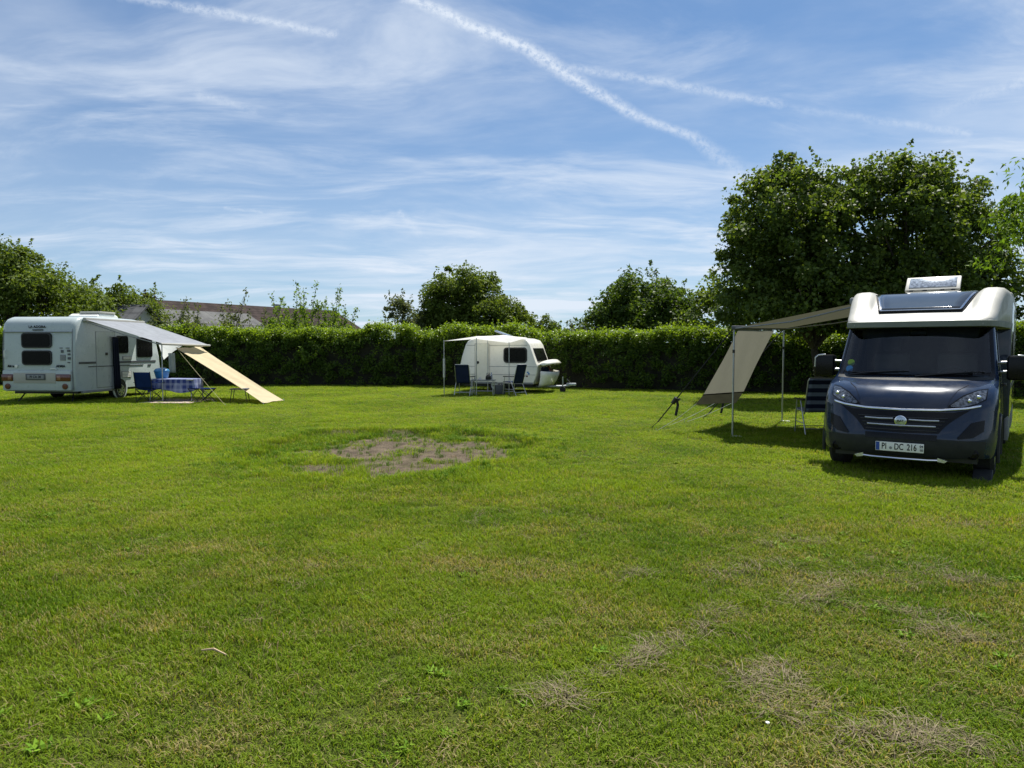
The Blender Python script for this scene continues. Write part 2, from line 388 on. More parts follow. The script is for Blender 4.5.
def bare_at(x, y):
    r = disc(x, y); k = .5 * vnoise(x, y, 1.1, 1) + .3 * vnoise(x, y, 3.1, 2) + .2 * vnoise(x, y, 7.0, 5)
    side = np.clip((np.asarray(x) - (MC[0] - 1.8)) / 2.0, 0, 1)       # the soil shows towards one side, grass has grown back on the other
    k = .7 * k + .3 * vnoise(x, y, 13.0, 3); v = (k - .42 + .31 * side) * 4.2
    return np.clip(v, 0, 1) * np.clip((1.0 - r + .45 * (vnoise(x, y, 2.7, 44) - .48)) / .3, 0, 1)
Zb = Z + .045 * bare_at(X, Y) * (vnoise(X, Y, 9.0, 71) - .3); me.vertices.foreach_set('co', np.stack([X, Y, Zb], -1).reshape(-1)); me.update()
at = me.attributes.new('bare', 'FLOAT', 'POINT'); at.data.foreach_set('value', bare_at(X, Y).reshape(-1))
me.materials.append(M['lawn']); me.polygons.foreach_set('use_smooth', [True] * len(me.polygons))
lawn = bpy.data.objects.new('lawn', me); COL.objects.link(lawn); lawn['kind'] = 'structure'

# grass blades: the object's own mesh holds one tuft and loose points; nodes set the tuft on every point
def blade_mat(name, hay=False, c0=None, c1=None):
    m, t, out = new_mat(name)
    a = t.n('ShaderNodeAttribute', attribute_name='tint').outputs['Fac']; h = t.n('ShaderNodeAttribute', attribute_name='along').outputs['Fac']
    rn = t.n('ShaderNodeAttribute', attribute_type='INSTANCER', attribute_name='rnd').outputs['Fac']
    if c0: c = t.mix(a, c0, c1)
    else:
        gg = t.n('ShaderNodeGroup'); gg.node_tree = lawn_group
        c = gg.outputs[0]
        c = t.mix(t.sstep(a, .0, 1.0, .0, .45), c, (.032, .085, .004))
        c = t.mix(t.m('MULTIPLY', t.sstep(rn, .55, 1.0), .45), c, (.25, .36, .03))
        d = t.m('GREATER_THAN', t.m('ADD', t.m('MULTIPLY', gg.outputs[1], .75), .09), a)
        c = t.mix(t.m('MULTIPLY', d, .85), c, (.36, .29, .14))
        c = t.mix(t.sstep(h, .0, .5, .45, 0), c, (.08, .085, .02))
    df = t.n('ShaderNodeBsdfPrincipled'); df.inputs['Roughness'].default_value = .6; df.inputs['Specular IOR Level'].default_value = .06; t.link(c, df.inputs['Base Color'])
    tr = t.n('ShaderNodeBsdfTranslucent'); g2 = t.n('ShaderNodeMix', data_type='RGBA', blend_type='MULTIPLY'); g2.inputs[0].default_value = 1; t.link(c, g2.inputs[6]); g2.inputs[7].default_value = (1.35, 1.3, .4, 1)
    t.link(g2.outputs[2], tr.inputs[0]); mx = t.n('ShaderNodeMixShader'); mx.inputs[0].default_value = .15 if c0 else .42
    t.link(df.outputs[0], mx.inputs[1]); t.link(tr.outputs[0], mx.inputs[2]); t.link(mx.outputs[0], out.inputs[0])
    return m
def tuft_nodes():
    ng = bpy.data.node_groups.new('tufts_on_points', 'GeometryNodeTree')
    ng.interface.new_socket('Geometry', in_out='INPUT', socket_type='NodeSocketGeometry'); ng.interface.new_socket('Geometry', in_out='OUTPUT', socket_type='NodeSocketGeometry')
    N = ng.nodes.new; L = ng.links.new
    gi, go = N('NodeGroupInput'), N('NodeGroupOutput')
    def attr(nm, ty):
        a = N('GeometryNodeInputNamedAttribute'); a.data_type = ty; a.inputs['Name'].default_value = nm; return a.outputs['Attribute']
    sp = N('GeometryNodeSeparateGeometry'); sp.domain = 'POINT'; L(gi.outputs[0], sp.inputs[0]); L(attr('is_point', 'BOOLEAN'), sp.inputs['Selection'])
    mp = N('GeometryNodeMeshToPoints'); L(sp.outputs[0], mp.inputs['Mesh'])
    ip = N('GeometryNodeInstanceOnPoints'); L(mp.outputs[0], ip.inputs['Points']); L(sp.outputs[1], ip.inputs['Instance'])
    L(attr('turn', 'FLOAT_VECTOR'), ip.inputs['Rotation']); L(attr('size', 'FLOAT_VECTOR'), ip.inputs['Scale'])
    L(ip.outputs[0], go.inputs[0]); return ng
TUFT = tuft_nodes()
def blades(n, rad, h0, h1, wd, lean, seed, curl=.5, broad=False):
    r = np.random.RandomState(seed); V = []; Fc = []; tint = []; along = []
    for k in range(n):
        a, d = r.rand() * 6.283, rad * math.sqrt(r.rand()); x, y = d * math.cos(a), d * math.sin(a)
        h = h0 + (h1 - h0) * r.rand(); f = r.rand() * 6.283; ln = lean * (.3 + .9 * r.rand()); dx, dy = math.cos(f), math.sin(f); wx, wy = -dy, dx; ww = wd * (.7 + .6 * r.rand())
        p0 = np.array((x, y, -.006)); p1 = np.array((x + dx * h * ln * .35, y + dy * h * ln * .35, h * .55)); p2 = np.array((x + dx * h * (ln * .8 + curl * .2), y + dy * h * (ln * .8 + curl * .2), h * (1 - .25 * ln)))
        W = np.array((wx, wy, 0)) * ww; o = len(V)
        V += [p0 - W * .4, p0 + W * .4, p1 - W * .5, p1 + W * .5] if not broad else [p0 - W * .15, p0 + W * .15, p1 - W * .6, p1 + W * .6]
        V.append(p2); Fc += [(o, o + 1, o + 3, o + 2), (o + 2, o + 3, o + 4)]
        tt = r.rand(); tint += [tt] * 5; along += [0, 0, .55, .55, 1]
    return V, Fc, tint, along
def scatter(name, tuft, pts, sizes, m, seed, label=None, flat=False):
    r = np.random.RandomState(seed); V, Fc, tint, along = tuft; n, k = len(V), len(pts)
    z = gz(pts[:, 0], pts[:, 1])
    allv = np.concatenate([np.array(V), np.column_stack([pts, z])])
    me = bpy.data.meshes.new(name); me.from_pydata(allv.tolist(), [], Fc); me.update()
    def put(nm, ty, key, arr): me.attributes.new(nm, ty, 'POINT').data.foreach_set(key, np.ascontiguousarray(arr).reshape(-1))
    put('is_point', 'BOOLEAN', 'value', np.r_[np.zeros(n, bool), np.ones(k, bool)])
    put('tint', 'FLOAT', 'value', np.r_[tint, np.zeros(k)].astype(np.float32)); put('along', 'FLOAT', 'value', np.r_[along, np.zeros(k)].astype(np.float32))
    put('rnd', 'FLOAT', 'value', r.rand(n + k).astype(np.float32))
    turn = np.zeros((n + k, 3), np.float32); turn[n:, 2] = r.rand(k) * 6.283; turn[n:, :2] = (r.rand(k, 2) - .5) * .25; put('turn', 'FLOAT_VECTOR', 'vector', turn)
    sz = np.ones((n + k, 3), np.float32); sz[n:] = sizes; put('size', 'FLOAT_VECTOR', 'vector', sz)
    me.materials.append(m); o = bpy.data.objects.new(name, me); COL.objects.link(o)
    md = o.modifiers.new('tufts', 'NODES'); md.node_group = TUFT
    o['kind'] = 'stuff'
    if label: o['label'] = label
    return o
def field(dens, y0, y1, seed, spread=.80, margin=1.6):
    r = np.random.RandomState(seed); out = []
    step = .5; y = y0
    while y < y1:
        wdt = 2 * (spread * y + margin); n = r.poisson(dens(y + step / 2) * wdt * step)
        out.append(np.column_stack([(r.rand(n) - .5) * wdt, y + r.rand(n) * step])); y += step
    return np.concatenate(out)
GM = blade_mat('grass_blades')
pts = field(lambda y: 270 * min(1, (4.5 / y)) ** 1.25, 1.2, 31, 5)
bz = bare_at(pts[:, 0], pts[:, 1]); rr = np.random.RandomState(9).rand(len(pts)); dd = disc(pts[:, 0], pts[:, 1])
keep = (bz < .45) | (rr < .14 * vnoise(pts[:, 0], pts[:, 1], 5.0, 50)); pts = pts[keep]; dd = dd[keep]
g = np.maximum(1, (pts[:, 1] / 5.0)) ** .5
hv = .65 + .75 * vnoise(pts[:, 0], pts[:, 1], .8, 11) * (.5 + vnoise(pts[:, 0], pts[:, 1], 3.0, 12)) + .9 * (dd < 1.05) * (.2 + .8 * vnoise(pts[:, 0], pts[:, 1], 2.5, 4))
hv = hv * np.where((dd > 1.08) & (pts[:, 1] > 9), .8, 1)
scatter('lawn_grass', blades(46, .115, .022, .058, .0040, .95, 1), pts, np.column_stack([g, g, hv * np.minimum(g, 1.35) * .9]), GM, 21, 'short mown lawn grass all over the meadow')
pts = field(lambda y: 55 * min(1, (4.0 / y)) ** 1.4, 1.3, 15, 15); pts = pts[disc(pts[:, 0], pts[:, 1]) > 1.0]
pts = pts[vnoise(pts[:, 0], pts[:, 1], 2.2, 61) + .5 * vnoise(pts[:, 0], pts[:, 1], 7.0, 62) > .55]
scatter('long_grass', blades(10, .07, .035, .085, .0052, 1.0, 66, .8), pts, (.55 + .6 * np.random.RandomState(67).rand(len(pts)))[:, None] * np.ones((1, 3)), GM, 68, 'longer loose grass blades standing out of the near turf')
# broad-leaved weeds and clover in patches
pts = field(lambda y: 40 * min(1, (4.5 / y)), 1.6, 12, 6)
k = vnoise(pts[:, 0], pts[:, 1], 1.2, 8) * .6 + vnoise(pts[:, 0], pts[:, 1], 3.5, 9) * .4; sel = (k > .59) & (disc(pts[:, 0], pts[:, 1]) > 1.0); pts = pts[sel]
s = (.35 + .75 * np.random.RandomState(2).rand(len(pts)) ** 2)[:, None] * np.ones((1, 3))
scatter('lawn_weeds', blades(16, .035, .025, .05, .014, 1.3, 4, .9, True), pts, s, blade_mat('weed_leaves', c0=(.09, .18, .014), c1=(.16, .26, .02)), 22, 'small broad leaved weeds growing among the lawn grass')
# dry cut grass lying in streaks and heaps
hay = []
def streak(line, wd, dens, seed):
    r = np.random.RandomState(seed)
    for (x0, y0), (x1, y1) in zip(line[:-1], line[1:]):
        L_ = math.hypot(x1 - x0, y1 - y0); n = int(dens * L_)
        u = r.rand(n); a = np.column_stack([x0 + (x1 - x0) * u + r.randn(n) * wd * 1.5, y0 + (y1 - y0) * u + r.randn(n) * wd * 1.1]); hay.append(a[vnoise(a[:, 0], a[:, 1], 7.0, 40) + .5 * vnoise(a[:, 0], a[:, 1], 17.0, 41) > .56])
streak([(.15, 3.1), (.43, 3.4), (.7, 3.62), (1.01, 3.96), (1.3, 4.3)], .032, 58, 1)
streak([(1.83, 4.3), (2.0, 4.5), (2.15, 4.75)], .06, 70, 2)
streak([(2.6, 4.8), (2.9, 4.95), (3.25, 4.8)], .14, 110, 3)
streak([(2.35, 3.72), (2.42, 3.95), (2.46, 4.2)], .08, 90, 4)
streak([(1.12, 3.35), (1.3, 3.3), (1.36, 3.5)], .05, 70, 5); streak([(1.1, 2.98), (1.2, 3.12), (1.22, 3.3)], .06, 70, 6)
streak([(1.45, 2.78), (1.62, 2.86), (1.8, 2.84)], .06, 120, 7); streak([(1.9, 2.66), (2.0, 2.7)], .05, 80, 8)
streak([(.78, 4.95), (.9, 5.0)], .05, 90, 9); streak([(1.7, 5.05), (1.95, 5.1)], .07, 70, 10); streak([(2.1, 5.7), (2.5, 5.75)], .09, 45, 11); streak([(3.9, 6.4), (4.4, 6.3)], .12, 40, 12)
streak([(1.35, 4.9), (1.6, 5.0)], .08, 50, 13); streak([(-.5, 6.0), (.6, 6.9)], .25, 10, 14); streak([(-1.8, 5.0), (-.8, 5.4)], .3, 10, 15)
pts = np.concatenate(hay); s = (.6 + .7 * np.random.RandomState(5).rand(len(pts)))[:, None] * np.ones((1, 3))
scatter('cut_hay', blades(24, .055, .03, .085, .003, 2.3, 8, 1.0), pts, s * (1.0, 1.0, .65), blade_mat('dry_straw', c0=(.065, .052, .03), c1=(.32, .265, .17)), 23, 'dry brown cut grass lying in streaks on the lawn')
pts = field(lambda y: 9 * min(1, 4 / y), 1.6, 11, 7)
scatter('loose_straw', blades(9, .06, .03, .07, .0034, 1.7, 18, 1.0), pts, np.ones((len(pts), 3)), blade_mat('pale_straw', c0=(.16, .12, .06), c1=(.30, .24, .13)), 24, 'loose pale straws strewn over the lawn')
# lush dark grass growing at the rim of the disc
a = np.random.RandomState(31).rand(800) * 6.283; q_ = 1.0 + .11 * np.random.RandomState(32).randn(800)
pts = np.column_stack([MC[0] + MRX * q_ * wob(a) * np.cos(a), MC[1] + MRY * q_ * wob(a) * np.sin(a)])
a2 = np.random.RandomState(33).rand(2200) * 6.283; q2 = np.sqrt(np.random.RandomState(34).rand(2200)) * .98
p2 = np.column_stack([MC[0] + MRX * q2 * np.cos(a2), MC[1] + MRY * q2 * np.sin(a2)]); p2 = p2[(bare_at(p2[:, 0], p2[:, 1]) < .5) | (np.random.RandomState(77).rand(len(p2)) < .12)]
pts = np.concatenate([pts, p2]); pts = pts[vnoise(pts[:, 0], pts[:, 1], 1.6, 36) + .4 * vnoise(pts[:, 0], pts[:, 1], 6.0, 37) - .25 * (pts[:, 1] < MC[1] - 1) > .55]; s = (.45 + .6 * np.random.RandomState(35).rand(len(pts)))[:, None] * np.ones((1, 3))
scatter('rim_grass', blades(20, .07, .05, .12, .007, .9, 41), pts, s, blade_mat('rank_grass', c0=(.07, .15, .01), c1=(.13, .23, .018)), 25, 'longer dark green grass around the worn round patch')

# ------------------------------------------------------------------ foliage
def leaves_obj(name, C, Nrm, size, m, parent=None, seed=0, young=None, asp=.55, droop=.3, up=.55):
    """C: leaf centres, Nrm: outward direction per leaf; every leaf a small folded blade"""
    r = np.random.RandomState(seed); n = len(C)
    nn = r.randn(n, 3) * .75 + np.array((0, 0, up)) + Nrm * .45; nn /= np.linalg.norm(nn, axis=1)[:, None] + 1e-9
    d = Nrm * .6 + r.randn(n, 3) * .7 - np.array((0, 0, droop)); d -= nn * (d * nn).sum(1)[:, None]; d /= np.linalg.norm(d, axis=1)[:, None] + 1e-9
    b = np.cross(nn, d); s = (size * (.6 + .8 * r.rand(n)))[:, None]
    tipd = nn * (-.18) * s
    V = np.stack([C - d * s * .5, C + b * s * asp * .5 + nn * s * .06 - d * s * .05, C + d * s * .5 + tipd, C - b * s * asp * .5 + nn * s * .06 - d * s * .05], 1).reshape(-1, 3)
    me = bpy.data.meshes.new(name); me.vertices.add(4 * n); me.vertices.foreach_set('co', V.reshape(-1).astype(np.float32))
    me.loops.add(4 * n); me.loops.foreach_set('vertex_index', np.arange(4 * n, dtype=np.int32))
    me.polygons.add(n); me.polygons.foreach_set('loop_start', np.arange(0, 4 * n, 4, dtype=np.int32)); me.polygons.foreach_set('loop_total', np.full(n, 4, np.int32))
    me.update(calc_edges=True)
    me.attributes.new('tint', 'FLOAT', 'FACE').data.foreach_set('value', r.rand(n).astype(np.float32))
    if young is not None: me.attributes.new('young', 'FLOAT', 'FACE').data.foreach_set('value', young.astype(np.float32))
    me.materials.append(m); o = bpy.data.objects.new(name, me); COL.objects.link(o)
    if parent: o.parent = parent
    return o
def unit(r, n):
    v = r.randn(n, 3); return v / np.linalg.norm(v, axis=1)[:, None]
def crown_points(lobes, nclump, cr, per, r, shoots=0, shoot_len=.8):
    """clumps sit near the skin of the lobes; leaves sit near the skin of each clump"""
    vol = np.array([a * b * c for _, (a, b, c) in lobes]) ** .75; cnt = np.maximum(1, (nclump * vol / vol.sum()).astype(int)); cc = []; oo = []
    for (c, rad), n in zip(lobes, cnt):
        u = unit(r, n); u[:, 2] = np.where(u[:, 2] < -.35, -u[:, 2] * .6, u[:, 2]); k = .55 + .5 * r.rand(n) ** .7
        cc.append(np.array(c) + u * np.array(rad) * k[:, None]); oo.append(u)
    cc, oo = np.concatenate(cc), np.concatenate(oo)
    C, Nn = [], []
    for c, o in zip(cc, oo):
        q = cr * (.45 + 1.05 * r.rand()); n = int(per * (.5 + r.rand())); u = unit(r, n); k = .35 + .65 * r.rand(n) ** .6
        C.append(c + u * k[:, None] * np.array((q, q, q * .72))); Nn.append(u * .7 + o * .5)
    for _ in range(shoots):
        i = r.randint(len(cc)); o = oo[i] * .7 + np.array((0, 0, .75)) + r.randn(3) * .25; o /= np.linalg.norm(o); n = 16
        L = shoot_len * (.5 + r.rand()); u = np.linspace(.1, 1, n)[:, None]
        C.append(cc[i] + o * (cr * .7 + L * u) + r.randn(n, 3) * .07 * (1.2 - u)); Nn.append(np.tile(o, (n, 1)) * .4 + unit(r, n) * .6)
    return np.concatenate(C), np.concatenate(Nn), cc
def tree(name, base, trunk_r, fork, lobes, nclump, cr, per, leaf, m, label, seed, group=None, shoots=40, shoot_len=.8, asp=.55, droop=.3, cat='tree', limbs=26):
    r = np.random.RandomState(seed); root = empty(name, (base[0], base[1], 0), 0, label, cat, group)
    B = np.array((base[0], base[1], 0.0))
    lo = [(np.array(c) - B, rad) for c, rad in lobes]
    C, Nn, cc = crown_points(lo, nclump, cr, per, r, shoots, shoot_len)
    tk = MB(); f = np.array((r.randn() * .1, r.randn() * .1, fork))
    tk.tube([(0, 0, -.1), (.02, 0, .15), tuple(f * .5 + np.array((.04, .02, 0))), tuple(f)], [trunk_r * 1.35, trunk_r * 1.05, trunk_r * .9, trunk_r * .75], 9)
    for i in r.permutation(len(cc))[:limbs]:
        e = cc[i]; mid = f + (e - f) * .5 + np.array((0, 0, .12 * np.linalg.norm(e - f))) + r.randn(3) * .1
        tk.tube([tuple(f * .92), tuple(f + (mid - f) * .5 + r.randn(3) * .06), tuple(mid), tuple(e)], [trunk_r * .55, trunk_r * .4, trunk_r * .25, .012], 6)
    tk.build('trunk', M['bark'], root)
    leaves_obj('crown', C, Nn, leaf, m, root, seed + 1, asp=asp, droop=droop)
    return root
LM = dict(
    maple=leafmat('maple_leaves', (.045, .08, .016), (.08, .125, .024), (.13, .175, .04), .45, .5),
    ash=leafmat('ash_leaves', (.05, .10, .012), (.085, .15, .018), (.12, .19, .03), .5),
    lime=leafmat('lime_leaves', (.065, .105, .016), (.095, .14, .022), (.135, .18, .035), .42),
    dark=leafmat('cherry_leaves', (.036, .07, .012), (.06, .105, .018), (.10, .15, .025), .42, .5),
    grey=leafmat('apple_leaves', (.06, .085, .03), (.09, .115, .045), (.13, .15, .07), .35),
    bright=leafmat('young_leaves', (.08, .14, .014), (.11, .18, .02), (.15, .22, .035), .45),
    hedge=leafmat('hedge_leaves', (.046, .092, .014), (.08, .14, .02), (.12, .18, .028), .48, .4, young=(.20, .29, .02)))
TG = 'trees beyond the hedge'
tree('broadleaf_tree', (-24.4, 36), .3, 1.9, [((-26.5, 36, 4.3), (3.6, 3, 2.5)), ((-23.7, 35.6, 3.6), (2.2, 2.2, 2.3)), ((-21.6, 36, 2.8), (1.5, 1.6, 1.4)), ((-25.3, 35.5, 5.2), (1.9, 1.6, 1.6))], 300, .62, 120, .17, LM['lime'],
     'tall broad tree rising behind the rear of the large white caravan', 101, TG, 50, .6)
tree('broadleaf_tree', (-23.5, 42), .22, 1.6, [((-24.2, 42, 3.4), (2.4, 2, 2.0)), ((-22.2, 42, 3.0), (1.6, 1.6, 2.1))], 170, .55, 95, .16, LM['lime'],
     'lower rounded tree between the tall tree and the brown tiled house roof', 102, TG, 24, .5)
tree('copper_tree', (-27.2, 52.4), .2, 1.6, [((-27.3, 52.4, 4.2), (1.6, 1.4, 1.25))], 40, .45, 60, .2, leafmat('copper_leaves', (.03, .02, .018), (.045, .028, .022), (.06, .04, .03), .25),
     'small purplish brown tree top beside the end of the brown house roof', 103, TG, 8, .4)
tree('broadleaf_tree', (-2.7, 38), .22, 1.6, [((-3.0, 38, 4.25), (1.75, 1.8, 1.6)), ((-1.9, 38.2, 4.4), (1.3, 1.5, 1.3)), ((-3.4, 37.6, 3.0), (1.4, 1.5, 1.3)), ((-1.1, 37.5, 3.1), (1.5, 1.6, 1.3)), ((.45, 37.6, 2.8), (.95, .9, 1.2)), ((-3.9, 37.6, 2.7), (1.2, 1.1, 1.1)), ((-2.0, 37.4, 2.4), (2.2, 1.4, 1.0))], 440, .42, 95, .15, LM['lime'],
     'round crowned tree standing directly behind the small cream caravan', 104, TG, 24, .3)
tree('broadleaf_tree', (-5.7, 36.5), .09, 1.2, [((-5.7, 36.5, 3.1), (.75, .7, 1.4)), ((-5.0, 36.6, 2.4), (.8, .7, .9))], 48, .3, 60, .14, LM['grey'],
     'slender loose leaved sapling just beside the round crowned tree', 105, TG, 26, .6, limbs=14)
tree('broadleaf_tree', (3.6, 80), .3, 2.4, [((3.5, 80, 3.6), (1.7, 1.5, 1.7)), ((4.2, 80, 3.2), (1.4, 1.4, 1.3))], 46, .55, 46, .26, LM['lime'],
     'tiny distant tree seen over the front end of the cream caravan', 106, TG, 6, .4)
tree('broadleaf_tree', (6.4, 68), .25, 2.0, [((6.3, 68, 2.7), (1.5, 1.3, 1.5))], 34, .5, 46, .24, LM['grey'],
     'faint distant bush between the tiny distant tree and the dark spreading tree', 107, TG, 8, .5, cat='bush')
tree('broadleaf_tree', (6.4, 34), .2, 1.3, [((6.3, 34, 3.4), (2.3, 2.2, 1.75)), ((5.0, 34, 2.8), (1.5, 1.5, 1.4)), ((7.6, 34, 2.9), (1.4, 1.6, 1.45)), ((6.3, 33.4, 2.5), (2.6, 1.5, 1.0))], 300, .45, 75, .19, LM['dark'],
     'dark spreading tree with upright shoots behind the right hedge stretch', 108, TG, 25, .3, asp=.42)
tree('broadleaf_tree', (11.5, 28.2), .18, 1.5, [((9.4, 28.0, 3.0), (2.6, 1.5, 2.0)), ((12.6, 28.0, 3.4), (3.0, 1.5, 2.3)), ((16.0, 27, 3.2), (2.6, 1.5, 2.2))], 260, .5, 90, .16, LM['maple'],
     'dense dark tree behind the hedge filling the gap beneath the big maples', 115, None, 10, .3)
bt = 'big trees shading the dark motorhome'
tree('broadleaf_tree', (10.0, 23.0), .14, 1.7, [((8.75, 22.5, 5.15), (2.0, 2.2, 2.3)), ((8.0, 22.2, 4.1), (1.6, 2.0, 1.6)), ((7.4, 22.0, 2.9), (1.2, 1.4, 1.0)), ((10.3, 22.6, 6.25), (1.0, 1.2, .9)), ((9.3, 21.9, 3.4), (2.2, 1.7, 1.7)), ((8.5, 22.4, 6.5), (.9, 1, .95)), ((10.0, 22.6, 5.6), (1.3, 1.5, 1.7)), ((8.6, 22.2, 2.4), (2.2, 1.2, .9)), ((10.4, 22.0, 2.5), (1.6, 1.2, 1.0))], 430, .44, 120, .11, LM['maple'],
     'big maple with ragged dark crown above the khaki awning', 109, bt, 70, .38, asp=.85)
tree('broadleaf_tree', (12.7, 23.0), .18, 1.8, [((11.7, 22.5, 5.35), (2.2, 2.3, 2.2)), ((13.5, 22.8, 5.0), (2.0, 2.0, 2.2)), ((14.5, 22.9, 4.2), (1.4, 1.6, 1.6)), ((11.4, 21.9, 3.4), (2.1, 1.8, 1.7)), ((13.8, 22, 3.0), (2.2, 1.8, 1.5)), ((11.9, 22.4, 6.8), (1.1, 1, .75)), ((12.2, 21.8, 2.4), (2.2, 1.2, 1.0))], 430, .44, 120, .11, LM['maple'],
     'big maple with ragged dark crown directly above the motorhome roof', 110, bt, 70, .38, asp=.85)
tree('ash_tree', (12.3, 14.4), .17, 2.1, [((11.6, 14.2, 4.2), (1.9, 1.9, 1.5)), ((10.5, 14.0, 3.6), (1.0, 1.2, 1.1)), ((12.6, 14.4, 3.5), (1.6, 1.6, 1.3))], 110, .34, 80, .125, LM['ash'],
     'light green tree with drooping leaf sprays at the edge beside the motorhome', 111, None, 0, .5, asp=.34, droop=1.1)

def stem_bush(name, base, n, h, spread, per, leaf, m, label, seed, group=None, lean=.25):
    r = np.random.RandomState(seed); root = empty(name, (base[0], base[1], 0), 0, label, 'shrub', group)
    st = MB(); C = []; Nn = []
    for k in range(n):
        x, y = r.randn(2) * spread * .5; hh = h * (.5 + .5 * r.rand()) * math.exp(-.5 * (x * x + y * y) / spread ** 2); tx, ty = x * (1 + lean) + r.randn() * .25, y + r.randn() * .25
        pts = [np.array((x * .3, y * .3, -.05)), np.array((x * .8, y * .8, hh * .4)), np.array((tx, ty, hh * .75)), np.array((tx + r.randn() * .2, ty + r.randn() * .2, hh))]
        st.tube([tuple(q) for q in pts], [.03, .022, .012, .004], 5)
        for _ in range(3):
            u = .4 + .5 * r.rand(); b0 = pts[1] * (1 - u) + pts[2] * u; e = b0 + np.array((r.randn() * .45, r.randn() * .45, .25 + .35 * r.rand()))
            st.tube([tuple(b0), tuple((b0 + e) / 2 + np.array((0, 0, -.04))), tuple(e)], [.01, .008, .003], 4)
            q = int(per * .4); uu = r.rand(q)[:, None]; C.append(b0 + (e - b0) * uu + r.randn(q, 3) * .07); Nn.append(unit(r, q))
        uu = (.25 + .75 * r.rand(per)); seg = np.clip((uu * 3).astype(int), 0, 2); fr = uu * 3 - seg; PP = np.array(pts)
        C.append(PP[seg] * (1 - fr)[:, None] + PP[seg + 1] * fr[:, None] + r.randn(per, 3) * .075); Nn.append(unit(r, per))
    st.build('stems', M['bark'], root); leaves_obj('foliage', np.concatenate(C), np.concatenate(Nn), leaf, m, root, seed + 1, asp=.5)
    return root
SG = 'loose shrubs rising above the hedge'
stem_bush('loose_shrub', (-13.6, 33.2), 34, 4.8, 3.0, 100, .13, LM['grey'], 'sparse grey green shrub with thin upright twigs before the grey shed roof', 201, SG)
stem_bush('loose_shrub', (-9.2, 33.0), 40, 5.0, 2.3, 110, .13, LM['bright'], 'bright yellow green shrub standing before the end of the brown roof', 202, SG)
stem_bush('loose_shrub', (-16.8, 33.0), 22, 3.6, 2.0, 90, .13, LM['grey'], 'grey green shrub behind the far end of the grey awning', 203, SG)
stem_bush('loose_shrub', (-7.3, 34.0), 12, 3.3, 1.0, 24, .09, LM['grey'], 'thin twiggy shrub past the brown roof end', 204, SG)

